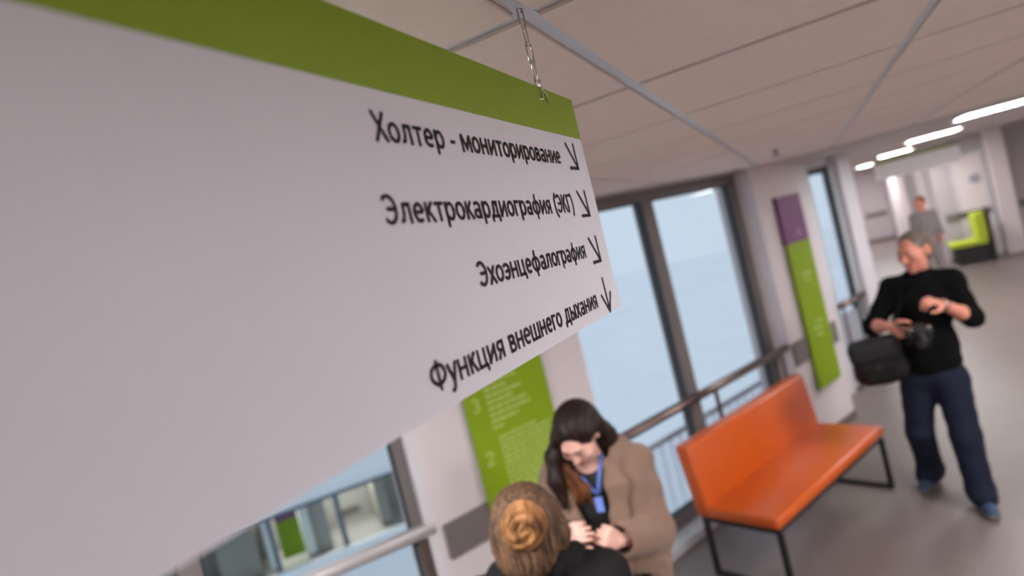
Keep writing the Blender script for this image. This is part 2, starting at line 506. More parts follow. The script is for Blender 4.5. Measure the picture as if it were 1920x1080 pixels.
# window wall: column, pier, end pieces
structure(boxo('wall_left', WL, [(-.76, .10, 0, .35, 0, CEIL + .03)], M['wall']))
pier = boxo('wall_left', WL, [(KINK, -3.14, 0, .35, 0, CEIL + .03)], M['wall']); structure(pier)
structure(boxo('wall_left', LL, [(-6.6, -2.55, 0, .35, 0, CEIL + .03)], M['wall']))
structure(boxo('wall_left', WL, [(1.46, 1.78, .22, .385, 0, CEIL + .03)], M['jamb']))
structure(poly_prism('wall_left', [(.37, 8.32), (.50, 8.32), (1.03, 24.1), (.92, 24.1)], 0, CEIL + .03, M['wall']))
structure(boxo('wall_back', ID, [(-6.3, 6.1, -4.35, -4.2, 0, CEIL + .03)], M['wall']))
structure(boxo('wall_right', ID, [(4.7, 4.85, -4.2, 15.6, 0, CEIL + .03)], M['wall']))
structure(boxo('wall_far', ID, [(2.48, 6.1, 15.6, 15.75, 0, CEIL + .03)], M['wall_grey']))
structure(boxo('wall_far', ID, [(2.48, 2.63, 15.75, 24.0, 0, CEIL + .03)], M['wall_grey']))
structure(boxo('wall_far', ID, [(.95, 2.63, 24.0, 24.15, 0, CEIL + .03)], M['wall_grey']))
# skirtings
structure(boxo('baseboard_left', WL, [(-.76, .112, -.012, 0, 0, .07), (.10, .112, 0, .3, 0, .07)], M['base']))
structure(boxo('baseboard_left', WL, [(KINK, -3.14, -.012, 0, 0, .07)], M['base']))
structure(boxo('baseboard_far', ID, [(1.03, 2.48, 23.985, 24.0, 0, .09)], M['base']))
structure(boxo('baseboard_far', ID, [(2.48, 4.7, 15.588, 15.6, 0, .09)], M['base']))
# bumper boards
structure(boxo('wall_left', WL, [(-3.14, -.76, .12, .35, 2.50, CEIL + .03)], M['wall']))
structure(boxo('wall_left', LL, [(-2.55, 0, .04, .35, 2.50, CEIL + .03)], M['wall']))
structure(boxo('wall_left', WL, [(.86, 1.46, .30, .56, 2.46, CEIL + .03)], M['jamb']))
k = 1
for fn, dm in ((WL, (-.735, .10, -.02, 0, .745, .945)), (WL, (-4.37, -3.18, -.02, 0, .825, 1.005)),
               (ID, (1.06, 1.62, 23.965, 23.985, .80, .96)), (ID, (1.78, 2.40, 23.965, 23.985, .80, .96)), (ID, (2.55, 3.34, 15.57, 15.6, .86, 1.0)), (ID, (3.78, 4.6, 15.57, 15.6, .86, 1.0))):
    structure(boxo('trim_%d' % k, fn, dm, M['bumper'], bevel=.004)); k += 1

def window(name, fn, s0, s1, t, z0, z1, mull, fm, fw=.07, mh=.06):
    w_ = boxo(name, fn, [(s0, s0 + fw, t, t + .09, z0, z1), (s1 - fw, s1, t, t + .09, z0, z1), (s0 + fw, s1 - fw, t, t + .09, z1 - fw, z1), (s0 + fw, s1 - fw, t, t + .09, z0, z0 + fw)], fm)
    structure(w_)
    xs = [s0 + fw]
    for m_ in mull:
        boxo('mullion', fn, (m_ - mh, m_ + mh, t - .005, t + .095, z0 + fw, z1 - fw), fm, w_)
        xs += [m_ - mh, m_ + mh]
    xs.append(s1 - fw)
    for a, b in zip(xs[::2], xs[1::2]):
        zc = [z0 + fw, z1 - fw]
        # gasket lines
        boxo('gasket', fn, [(a, a + .012, t + .02, t + .06, zc[0], zc[1]), (b - .012, b, t + .02, t + .06, zc[0], zc[1]), (a, b, t + .02, t + .06, zc[1] - .012, zc[1]), (a, b, t + .02, t + .06, zc[0], zc[0] + .012)], M['gasket'], w_)
        boxo('pane', fn, (a + .008, b - .008, t + .036, t + .042, zc[0] + .008, zc[1] - .008), M['glass'], w_)
    return w_
w1 = window('window_1', WL, -3.13, -.762, .15, .07, 2.50, [-1.99], M['frame'], fw=.085)
boxo('sill', WL, (-3.13, -.762, .02, .26, 0.0, .068), M['sill'], w1, bevel=.006)
w2 = window('window_2', LL, -2.54, -.05, .06, .07, 2.50, [-1.08], M['frame'], fw=.055, mh=.045)
structure(boxo('wall_left', LL, [(-.05, .0, .0, .2, 0, CEIL + .03)], M['jamb']))
boxo('sill', LL, (-2.54, -.02, .02, .2, 0.0, .068), M['sill'], w2, bevel=.006)
w3 = window('window_3', WL, .86, 1.46, .30, .03, 2.46, [], M['lightframe'], fw=.05)
boxo('sash', WL, [(.91, .955, .32, .35, .08, 2.41), (1.37, 1.41, .32, .35, .08, 2.41), (.955, 1.37, .32, .35, 2.34, 2.41), (.955, 1.37, .32, .35, .08, .2)], M['gasket'], w3)
boxo('kick_panel', WL, (.955, 1.37, .322, .348, .2, .80), M['steel_g'], w3)
structure(boxo('wall_left', WL, [(.10, .86, .30, .56, 0, CEIL + .03)], M['jamb']))

# ---------------------------------------------------------------- doors far down the corridor
def door(name, fn, a0, a1, b, z1, parts):
    d_ = boxo(name, fn, [(a0 - .06, a0, b - .03, b, 0, z1 + .06), (a1, a1 + .06, b - .03, b, 0, z1 + .06), (a0, a1, b - .03, b, z1, z1 + .06)], M['jamb'])
    structure(d_)
    boxo('door_leaf', fn, (a0 + .004, a1 - .004, b - .025, b, .01, z1 - .004), M['door'], d_, bevel=.003)
    tubeo('door_handle', [fn(a1 - .08, b - .03, 1.02), fn(a1 - .08, b - .075, 1.02), fn(a1 - .2, b - .075, 1.02)], .009, M['chrome'], d_)
    for q in parts: q(d_)
    return d_
def porthole(d_):
    bm = bmesh.new(); lathe(bm, (3.17, 15.576, 1.62), (3.17, 15.5, 1.62), [(0, .1), (.008, .1), (.012, .085)], 24)
    from_bm('round_plate', bm, M['steel_g'], d_, True)
door('door_1', ID, 2.86, 3.32, 15.6, 2.1, [porthole])
SIDE = lambda a, b, c: Vector((b, a, c))
for q, y in enumerate((16.6, 19.2, 21.8)):
    door('door_%d' % (q + 2), SIDE, y, y + 1.0, 2.48, 2.1, [])
# round pilaster-like white post at the corner of the far wall
structure(boxo('wall_far', ID, [(3.42, 3.72, 15.42, 15.6, 0, CEIL)], M['door'], bevel=.01))

# ---------------------------------------------------------------- ceiling lamps
def lamp(x0, y0, label, z=CEIL - .012, wx=.6, wy=.6):
    e = empty('ceiling_light', (x0 + wx / 2, y0 + wy / 2, z), label, 'ceiling light')
    boxo('frame', ID, [(x0, x0 + wx, y0, y0 + .02, z - .012, z), (x0, x0 + wx, y0 + wy - .02, y0 + wy, z - .012, z), (x0, x0 + .02, y0 + .02, y0 + wy - .02, z - .012, z), (x0 + wx - .02, x0 + wx, y0 + .02, y0 + wy - .02, z - .012, z)], M['lampbody'], e)
    boxo('diffuser', ID, (x0 + .02, x0 + wx - .02, y0 + .02, y0 + wy - .02, z - .008, z - .001), M['lamp'], e)
    return e
lamp(1.40, 6.75, 'nearest and brightest of the square ceiling panels receding down the corridor')
lamp(1.40, 9.75, 'second ceiling panel down the corridor, just above the far hanging sign')
lamp(1.52, 14.4, 'third ceiling panel down the corridor, touching the far sign\'s top edge')
lamp(1.66, 21.3, 'smallest and farthest ceiling panel, left of the far hanging sign')
for x, y, wx, wy, lb in ((3.45, 10.6, .6, .6, 'unseen fill panel added in front of the white far door'),
                     (.79, 16.6, .17, 1.2, 'narrow ceiling strip light hidden behind the narrow window\'s end wall'), (.96, 20.6, .22, 1.5, 'added unseen fill strip behind the end wall, by the far skirting')):
    lamp(x, y, lb, wx=wx, wy=wy)  # unseen lamps added to brighten the far walls and floor
for (i, j) in FILL_LAMP_CELLS:
    e = lamp(A1 + i * TS, B0 + j * TS, 'unseen square fill panel added in the tile grid', CEIL + .006)
    e['group'] = 'added unseen fill panels'

# sprinkler
e = empty('sprinkler', (-.08, 4.53, CEIL - .006), 'small dark sprinkler head on the ceiling above the column sign', 'sprinkler')
bm = bmesh.new(); lathe(bm, (-.08, 4.53, CEIL - .005), (-.08, 4.53, 2), [(0, .035), (.006, .032), (.008, .012), (.03, .012)], 16); from_bm('escutcheon', bm, M['chrome'], e, True)
bm = bmesh.new(); lathe(bm, (-.08, 4.53, CEIL - .05), (-.08, 4.53, 2), [(0, .024), (.003, .024)], 12); from_bm('deflector', bm, M['bumper'], e, True)
tubeo('yoke', [(-.096, 4.53, CEIL - .03), (-.098, 4.53, CEIL - .042), (-.085, 4.53, CEIL - .051), (-.075, 4.53, CEIL - .051), (-.062, 4.53, CEIL - .042), (-.064, 4.53, CEIL - .03)], .003, M['bumper'], e, 6)

# ---------------------------------------------------------------- the big hanging sign
SX = -0.271
sign = empty('hanging_sign', (SX, .9195, 2.09), 'large white hanging sign with green top band and four dark Cyrillic lines, close up', 'sign')
Y0, Y1, ZB, ZT, ZG = -.38, .9195, 2.0905, 2.4075, 2.3475
boxo('panel', ID, (SX - .004, SX, Y0, Y1, ZB, ZT), M['sign_white'], sign)
o = boxo('green_band', ID, (SX - .0046, SX + .0006, Y0, Y1 + .0004, ZG, ZT + .0004), M['sign_green'], sign); o['label'] = 'green top band'

# stroke alphabet for the print: centre lines in units of the capital height
def _arc(cx, cy, rx, ry, a0, a1, n=14):
    return [(cx + rx * math.cos(math.radians(a0 + (a1 - a0) * i / n)), cy + ry * math.sin(math.radians(a0 + (a1 - a0) * i / n))) for i in range(n + 1)]
def _stem(x, y0=0.0, y1=.72): return [(x, y0), (x, y1)]
def _oval(cx, cy, rx, ry): return _arc(cx, cy, rx, ry, 0, 360, 24)
GLYPH = {
    'о': (.58, [_oval(.29, .36, .215, .29)]),
    'е': (.56, [[(.09, .375), (.49, .375)] , _arc(.29, .36, .205, .29, 3, 312, 20)]),
    'р': (.60, [_stem(.10, -.22), _oval(.31, .36, .205, .29)]),
    'а': (.56, [_stem(.45, 0, .5), _arc(.27, .49, .18, .16, 0, 150), _oval(.26, .215, .175, .145)]),
    'т': (.52, [[(.02, .65), (.50, .65)], _stem(.26)]),
    'л': (.60, [_stem(.48), [(.17, .65), (.53, .65)], [(.21, .65), (.20, .34), (.15, .14), (.02, .07)]]),
    'м': (.76, [_stem(.10), _stem(.66), [(.12, .70), (.38, .16), (.64, .70)]]),
    'н': (.60, [_stem(.10), _stem(.49), [(.10, .37), (.49, .37)]]),
    'и': (.61, [_stem(.10), _stem(.50), [(.11, .10), (.49, .62)]]),
    'в': (.55, [_stem(.10), [(.08, .65), (.28, .65)] + _arc(.28, .52, .14, .13, 90, -90) + [(.10, .39)], [(.10, .39), (.30, .38)] + _arc(.30, .225, .16, .155, 90, -90) + [(.08, .07)]]),
    'к': (.50, [_stem(.10), [(.13, .34), (.43, .72)], [(.21, .42), (.46, 0)]]),
    'д': (.64, [[(.01, .07), (.62, .07)], _stem(.06, -.17, .07), _stem(.57, -.17, .07), _stem(.48, .07, .72), [(.20, .65), (.54, .65)], [(.24, .65), (.22, .34), (.14, .07)]]),
    'г': (.43, [_stem(.10), [(.06, .65), (.41, .65)]]),
    'ф': (.78, [_stem(.39, -.22, 1.0), _oval(.39, .36, .30, .29)]),
    'я': (.56, [_stem(.44), [(.46, .65), (.27, .65)] + _arc(.26, .49, .17, .16, 90, 270) + [(.46, .33)], [(.27, .33), (.07, 0)]]),
    'х': (.50, [[(.04, .72), (.46, 0)], [(.04, 0), (.46, .72)]]),
    'э': (.52, [_arc(.21, .36, .235, .29, 140, -140, 18), [(.13, .365), (.42, .365)]]),
    'ц': (.64, [_stem(.10), _stem(.48), [(.06, .07), (.60, .07)], _stem(.57, -.17, .07)]),
    'у': (.49, [[(.04, .72), (.26, .08)], [(.45, .72), (.22, -.06), (.15, -.16), (.02, -.17)]]),
    'ш': (.84, [_stem(.10), _stem(.42), _stem(.74), [(.05, .07), (.79, .07)]]),
    'ы': (.72, [_stem(.10), [(.10, .40), (.27, .40)] + _arc(.27, .235, .16, .165, 90, -90) + [(.08, .07)], _stem(.61)]),
    'Х': (.60, [[(.04, 1), (.56, 0)], [(.04, 0), (.56, 1)]]),
    'Э': (.64, [_arc(.25, .5, .295, .43, 138, -138, 20), [(.15, .51), (.53, .51)]]),
    'К': (.58, [_stem(.10, 0, 1), [(.13, .46), (.51, 1)], [(.22, .58), (.55, 0)]]),
    'Г': (.50, [_stem(.10, 0, 1), [(.05, .93), (.48, .93)]]),
    'Ф': (.86, [_stem(.43, 0, 1), _oval(.43, .53, .335, .30)]),
    '(': (.32, [_arc(.42, .42, .30, .64, 105, 255)]),
    ')': (.32, [_arc(-.10, .42, .30, .64, 75, -75)]),
    '-': (.36, [[(.04, .34), (.32, .34)]]),
    '3': (.60, [_arc(.27, .73, .20, .20, 150, -90), _arc(.27, .29, .24, .22, 90, -150)]),
    '2': (.60, [_arc(.28, .70, .21, .23, 160, -20) + [(.06, .07)], [(.04, .07), (.52, .07)]]),
    ' ': (.28, []),
}
def ribbon(bm, pts, wd, put):
    P = [Vector(p) for p in pts]; n = len(P); hw = wd / 2
    closed = (P[0] - P[-1]).length < 1e-4
    if closed: P = P[:-1]; n -= 1
    L = []
    for i in range(n):
        a = P[(i - 1) % n] if (closed or i > 0) else None
        b = P[(i + 1) % n] if (closed or i < n - 1) else None
        t0 = (P[i] - a).normalized() if a is not None else None
        t1 = (b - P[i]).normalized() if b is not None else None
        if t0 is None: t0 = t1
        if t1 is None: t1 = t0
        na = Vector((-t0.y, t0.x)); nb = Vector((-t1.y, t1.x)); q = na + nb
        q = na if q.length < 1e-3 else q.normalized()
        sc_ = hw / max(.45, q.dot(na))
        L.append((bm.verts.new(put(P[i] + q * sc_)), bm.verts.new(put(P[i] - q * sc_))))
    for i in range(n if closed else n - 1):
        A, B = L[i], L[(i + 1) % n]
        bm.faces.new((A[0], A[1], B[1], B[0]))

def lettering(body, fn, a0, a1, base, cap, material, parent, name='lettering', stroke=.155, track=.03):
    """a line of print between a0 and a1 with the given baseline and capital height; fn(a, z) gives the world point"""
    tot = sum(GLYPH[c][0] + track for c in body)
    sx = (a1 - a0) / tot
    bm = bmesh.new(); x = 0.0
    for c in body:
        for st in GLYPH[c][1]:
            # widths are kept in the squeezed alphabet by working in real units
            ribbon(bm, [((x + p[0]) * sx, p[1] * cap) for p in st], stroke * cap * .9, lambda v: fn(a0 + v.x, base + v.y))
        x += GLYPH[c][0] + track
    return from_bm(name, bm, material, parent)
SF = lambda a, z: Vector((SX + .0008, a, z))
CAPH = .0246
for body, a0, a1, base in (('Холтер - мониторирование', .4055, .8115, 2.3046), ('Электрокардиография (ЭКГ)', .392, .8185, 2.2386), ('Эхоэнцефалография', .5105, .820, 2.1746), ('Функция внешнего дыхания', .3965, .8185, 2.1056)):
    o = lettering(body, SF, a0, a1, base, CAPH, M['ink'], sign)

def strokes(segs, wd, fn, material, parent, name):
    bm = bmesh.new()
    for (a, z), (b, y) in segs:
        p, q = Vector((a, z)), Vector((b, y)); t = (q - p).normalized(); nrm = Vector((-t.y, t.x)) * wd / 2
        e = t * wd * .35
        vs = [bm.verts.new(fn(*v)) for v in (p + nrm - e, p - nrm - e, q - nrm + e, q + nrm + e)]
        bm.faces.new(vs)
    return from_bm(name, bm, material, parent)
for zt in (2.3365, 2.2680, 2.2010):
    tip = (.8755, zt - .0355)
    strokes([((.8438, zt - .001), tip), ((.8755, zt), tip), ((.8425, tip[1]), tip)], .0046, SF, M['ink'], sign, 'arrow')
strokes([((.8615, 2.1405), (.8615, 2.0925)), ((.8405, 2.1180), (.8615, 2.0925)), ((.8825, 2.1180), (.8615, 2.0925))], .0046, SF, M['ink'], sign, 'arrow')
# hook wire through the slot
tubeo('hook_wire', [(SX + .0015, .8125, 2.3885), (SX + .0022, .8128, 2.3975), (SX + .001, .806, 2.404), (SX, .796, 2.4125)], .0009, M['chrome'], sign, 6)

def link_ring(bm, c, axis_len, ln, wd, r, turn):
    pts = []
    for k in range(16):
        a = 2 * math.pi * k / 16
        x = math.cos(a) * wd / 2; z = math.sin(a) * wd / 2 + (ln / 2 - wd / 2) * (1 if math.sin(a) > 0.001 else (-1 if math.sin(a) < -.001 else 0))
        pts.append(Vector(c) + Vector((x * math.cos(turn), x * math.sin(turn), z)))
    tube(bm, pts, r, 6, True)
def chain(y, zt, label, n=5):
    e = empty('sign_chain', (SX, y, zt), label, 'chain')
    pitch = .0235
    for q in range(n):
        bm = bmesh.new(); link_ring(bm, (SX, y, zt - .012 - pitch * q), 0, .029, .0085, .00105, math.pi * .33 if q % 2 == 0 else math.pi * .33 + 1.35)
        from_bm('link', bm, M['chrome'], e, True)
    tubeo('ceiling_hook', [(SX, y, CEIL), (SX, y, zt + .002), (SX + .004, y, zt - .002), (SX, y, zt - .005)], .0011, M['chrome'], e, 6)
    return e
chain(.792, 2.5115, 'thin steel link chain holding the big sign beside its slot')
chain(-.26, 2.5115, 'thin steel link chain holding the far end of the big sign, outside the picture')

sign.rotation_euler = (-.006, 0, -.0105)

# far hanging sign
fy = 9.4
fs = empty('hanging_sign', (1.41, fy, 2.09), 'small distant white hanging sign with green top edge under the ceiling lamps', 'sign')
boxo('panel', ID, (.905, 1.83, fy, fy + .006, 2.09, 2.329), M['sign_lit'], fs)
o = boxo('green_band', ID, (.9045, 1.8305, fy - .0006, fy + .0066, 2.297, 2.331), M['sign_green'], fs); o['label'] = 'green top band'
for x in (1.0, 1.74): tubeo('hanger_wire', [(x, fy + .003, 2.329), (x, fy + .003, CEIL)], .002, M['chrome'], fs, 6)

# ---------------------------------------------------------------- wall signs
def marks(parent, fn, rows, material):
    """rows of illegible small print as word-like dashes: (a0, a1, z, height)"""
    for a0, a1, z, h in rows:
        bm = bmesh.new(); a = a0
        while a < a1 - .004:
            ln = min(random.uniform(.018, .06), a1 - a)
            vs = [bm.verts.new(fn(*q)) for q in ((a, z), (a + ln, z), (a + ln, z + h), (a, z + h))]; bm.faces.new(vs)
            a += ln + .008
        from_bm('print_line', bm, material, parent)
cs = empty('wall_sign', WL(-.28, 0, .46), 'tall wall sign on the column, purple top over long green panel', 'sign')
boxo('green_panel', WL, (-.487, -.07, -.042, -.021, .455, 1.77), M['green'], cs, bevel=.002)
o = boxo('purple_panel', WL, (-.487, -.07, -.042, -.0, 1.77, 2.2), M['purple'], cs, bevel=.002); o['label'] = 'purple upper panel'
CF = lambda a, z: WL(a, -.0428, z)
marks(cs, CF, [(-.30, -.17, 1.83, .018), (-.28, -.19, 1.865, .014)], M['pale_purple'])
marks(cs, CF, [(-.34, -.2, 1.46, .03), (-.33, -.22, 1.41, .022), (-.32, -.16, 1.02, .02), (-.36, -.2, .96, .03), (-.34, -.22, .90, .024)], M['pale_ink'])
ns = empty('wall_sign', WL(-3.8, 0, .6), 'wide green floor directory on the pier behind the two women', 'sign')
boxo('green_panel', WL, (-4.087, -3.507, -.042, -.021, .62, 1.77), M['green'], ns, bevel=.002)
o = boxo('purple_panel', WL, (-4.087, -3.507, -.042, 0, 1.77, 2.2), M['purple'], ns, bevel=.002); o['label'] = 'purple upper panel'
NF = lambda a, z: WL(a, -.0428, z)
lettering('3', NF, -4.05, -3.995, 1.475, .075, M['pale_ink'], ns)
lettering('2', NF, -4.045, -3.985, 1.18, .075, M['pale_ink'], ns)
rows = []
for z, a1 in ((1.60, -3.72), (1.565, -3.80), (1.53, -3.70), (1.495, -3.76), (1.46, -3.68), (1.425, -3.66), (1.39, -3.76), (1.355, -3.88)): rows.append((-3.95, a1, z, .014))
for q in range(17): rows.append((-3.93, -3.55 - .04 * random.random() - (.1 if q == 0 else 0), 1.295 - q * .028, .013))
marks(ns, NF, rows, M['pale_ink'])

# ---------------------------------------------------------------- handrails in front of the windows
def handrail(fn, s0, s1, z, t, posts, label, zlow=.0, mt='rail', r=.034):
    e = empty('handrail', fn((s0 + s1) / 2, t, 0), label, 'handrail')
    tubeo('rail', [fn(s0, t, z), fn(s1, t, z)], r, M[mt], e, 16)
    for p in posts:
        boxo('post', fn, (p - .02, p + .02, t - .006, t + .006, zlow, z - .02), M['rail'], e, bevel=.002)
        boxo('foot_plate', fn, (p - .04, p + .04, t - .03, t + .03, zlow, zlow + .008), M['rail'], e)
    return e
handrail(WL, -3.135, -.765, .925, .035, [-3.0, -1.87, -.86], 'round steel handrail across the wide window behind the orange bench', .0)
handrail(LL, -2.53, -.01, 1.01, .02, [-2.4, -1.07, -.075], 'shiny steel handrail across the window with the view of the courtyard wing', .0, 'sheen_rail', .036)
handrail(WL, .87, 1.45, .93, .26, [.92, 1.40], 'short steel handrail at the narrow window past the column', .0)

# balustrade outside the wide window
bl = empty('balustrade', WL(-1.9, .42, -.1), 'white slatted balustrade outside the wide window', 'balustrade')
boxo('top_rail', WL, (-3.2, -.2, .44, .48, .545, .575), M['steel_g'], bl)
boxo('bottom_rail', WL, (-3.2, -.2, .44, .48, -.12, -.08), M['steel_g'], bl)
s = -3.17
first = None
while s < -.2:
    if first is None: first = boxo('slat', WL, (s, s + .078, .455, .465, -.08, .545), M['opal'], bl)
    else:
        c = first.copy(); COL.objects.link(c); c.location = first.location + d1 * (s + 3.17)
    s += .125
for a in (-3.1, -1.9, -.6): boxo('bracket', WL, (a, a + .04, .35, .46, -.14, -.1), M['steel_g'], bl)

# ground far below and the wing across the courtyard, one storey down
gr = poly_prism('ground', [(-160, -120), (120, -120), (120, 160), (-160, 160)], -7.2, -7.0, M['snow']); structure(gr)
we1 = Vector((.6475, .7615, 0)); we2 = Vector((-.7615, .6475, 0))
WO = Vector((-10.27, 8.80, 0))
def WG(a, b, z): return WO + we1 * ((a + .4) * 1.13) + we2 * b + Vector((0, 0, z))
bd = empty('building', WG(0, 0, -7), 'pale courtyard wing with glazed lower storey seen through the left window', 'building')
boxo('upper_cladding', WG, (-9, 2.6, -.25, 8, -1.36, -.62), M['wingpale'], bd)
boxo('window_head', WG, (-9, 2.6, -.30, -.1, -1.42, -1.36), M['wingdark'], bd)
boxo('lower_cladding', WG, (-9, 2.6, -.25, 8, -7.0, -2.62), M['wingpale'], bd)
boxo('sill_ledge', WG, (-9, 2.6, -.34, -.2, -2.62, -2.50), M['wingpale'], bd)
boxo('inner_floor', WG, (-9, 2.6, -.2, 1.5, -2.62, -2.595), M['wing'], bd)
boxo('inner_wall', WG, (-9, 2.6, 1.5, 1.6, -2.62, -1.36), M['wing'], bd)
for a, b, mt in ((-1.62, -.98, 'winggreen'), (-.84, -.74, 'wingpale'), (-.20, -.04, 'wingpale'), (-.04, .08, 'winggreen'), (.08, .26, 'wing'), (1.20, 1.40, 'winggreen')):
    boxo('inner_pier', WG, (a, b, .3, 1.5, -2.55, -1.40), M[mt], bd)
for a in (-.70, .46, 1.62): boxo('window_post', WG, (a - .045, a + .04, -.2, -.05, -2.52, -1.40), M['wingdark'], bd)
boxo('inner_sign', WG, (-.60, -.22, .2, .23, -2.42, -1.66), M['green'], bd)
o = boxo('inner_sign_top', WG, (-.60, -.22, .2, .23, -1.66, -1.40), M['purple'], bd); o['label'] = 'purple top of the sign inside'
boxo('inner_bumper', WG, (.52, .96, 1.44, 1.5, -2.40, -2.27), M['bumper'], bd)
boxo('inner_fill_panel', WG, [(-1.4, 1.4, .5, .8, -1.39, -1.37)], emit('wing_fill_light', (1, .97, .9), 14.0), bd)  # glowing panel added to brighten the wing's lower storey
for a, b in ((-2.6, -.745), (-.66, .415), (.5, 1.575)):
    boxo('pane', WG, (a, b, -.13, -.12, -2.5, -1.42), M['glass'], bd)

# ---------------------------------------------------------------- orange bench
BR = Vector((.187, 4.967, 0)); bp = .452
bd_ = Vector((math.sin(bp), math.cos(bp), 0)); bn = Vector((-math.cos(bp), math.sin(bp), 0))
def BW(a, b, z): return BR + bd_ * a + bn * b + Vector((0, 0, z))      # a along (negative towards the camera), b to the wall
BL, BD = 1.533, .55
ben = empty('bench', BW(-BL / 2, BD / 2, 0), 'orange upholstered bench with full backrest and black metal legs', 'bench')
def pad(name, a0, a1, b0, b1, z0, z1, r, seg=4):
    return boxo(name, BW, (a0, a1, b0, b1, z0, z1), M['orange'], ben, bevel=r, seg=seg)
o = pad('seat', -BL, 0, 0, BD - .02, .385, .455, .022); o.data.polygons.foreach_set('use_smooth', [True] * len(o.data.polygons))
bm = bmesh.new()
lean = .05
hexa(bm, [BW(a, b + (lean if z > .5 else 0), z) for z in (.39, .84) for a, b in ((-BL, BD - .10), (0, BD - .10), (0, BD), (-BL, BD))])
bmesh.ops.bevel(bm, geom=list(bm.edges), offset=.02, segments=4, affect='EDGES', profile=.5)
o = from_bm('backrest', bm, M['orange'], ben); o.data.polygons.foreach_set('use_smooth', [True] * len(o.data.polygons))
for a in (-BL + .02, -.05):
    lf = boxo('leg_frame', BW, [(a, a + .03, .015, BD - .02, .355, .384)], M['black_metal'], ben)
    boxo('leg', BW, (a, a + .03, .01, .04, .0, .356), M['black_metal'], lf)
    boxo('leg', BW, (a, a + .03, BD - .05, BD - .02, .0, .356), M['black_metal'], lf)
    boxo('foot_bar', BW, (a, a + .03, .04, BD - .05, .0, .03), M['black_metal'], lf)
boxo('seat_rail', BW, [(-BL + .05, -.05, .02, .05, .356, .384), (-BL + .05, -.05, BD - .06, BD - .03, .356, .384)], M['black_metal'], ben)

# ---------------------------------------------------------------- lounge chair far down the corridor
ch = empty('lounge_chair', (2.82, 15.12, 0), 'lime green padded chair with black shell against the far wall', 'chair')
CX = lambda a, b, c: Vector((2.42 + a, 14.86 + b, c))
boxo('seat', CX, (.02, .62, .04, .5, .36, .47), M['lime'], ch, bevel=.025, seg=3)
boxo('backrest', CX, (.46, .64, .04, .5, .45, .98), M['lime'], ch, bevel=.03, seg=3)
boxo('shell', CX, [(.64, .70, .0, .54, .06, .99), (.06, .64, .06, .48, .29, .36)], M['black_metal'], ch, bevel=.01)
for a, b in ((.08, .05), (.08, .46), (.62, .05), (.62, .46)):
    boxo('leg', CX, (a, a + .05, b, b + .05, 0, .3), M['black_metal'], ch)
boxo('stretcher', CX, [(.1, .66, .06, .1, .05, .1), (.1, .66, .46, .5, .05, .1), (.12, .64, .1, .46, .05, .28)], M['black_metal'], ch)
#PEOPLE
# ================================================================= people
def nrm(v): return Vector(v).normalized()
def frame3(f, up=(0, 0, 1)):
    """rows: x (the figure's left), y (forward), z (up)"""
    f = nrm(f); u = Vector(up); u = (u - f * u.dot(f)).normalized(); x = u.cross(f) * -1
    return x * -1, f, u

def head(F, c, f, up, sc=1.0, fem=False, k=.014):
    """head shapes in the field F; returns a function from head coordinates to the world"""
    X, Y, Z = frame3(f, up)
    R = [tuple(X), tuple(Y), tuple(Z)]
    c = Vector(c)
    def H(x, y, z): return c + (X * x + Y * y + Z * z) * sc
    s = sc
    F.ell(H(0, -.012, .028), (.074 * s, .093 * s, .086 * s), R, k)
    F.ell(H(0, .028, -.018), (.062 * s, .064 * s, .080 * s), R, .03)
    F.ell(H(0, .034, -.072), ((.046 if fem else .053) * s, .05 * s, .042 * s), R, .03)
    F.ell(H(0, .072, -.102), ((.016 if fem else .022) * s, .016 * s, .015 * s), R, .03)
    for e in (-1, 1):
        F.ell(H(.04 * e, .06, -.022), (.026 * s, .026 * s, .026 * s), R, .025)          # cheek
        F.ell(H(.031 * e, .105, .008), (.0175 * s, .02 * s, .0125 * s), R, .012, 'sub')   # eye socket
        F.ell(H(.078 * e, -.012, -.004), (.010 * s, .022 * s, .033 * s), R, .008)        # ear
        F.ell(H(.086 * e, -.008, -.002), (.006 * s, .011 * s, .018 * s), R, .006, 'sub')
    F.cap(H(-.03, .085, .028), H(.03, .085, .028), (.008 if fem else .011) * s, None, .014)      # brow ridge
    F.cap(H(0, .090, .014), H(0, (.107 if fem else .110), (-.024 if fem else -.028)), .0065 * s, (.0095 if fem else .0115) * s, .012)               # nose
    for e in (-1, 1): F.ell(H(.010 * e, .098, (-.027 if fem else -.032)), (.008 * s, .009 * s, .007 * s), R, .007)
    F.cap(H(-.020, .082, -.060), H(.020, .082, -.060), .0085 * s, None, .014)            # mouth mound
    F.cap(H(-.02, .097, -.0605), H(.02, .097, -.0605), .003 * s, None, .004, 'sub')
    return H, R

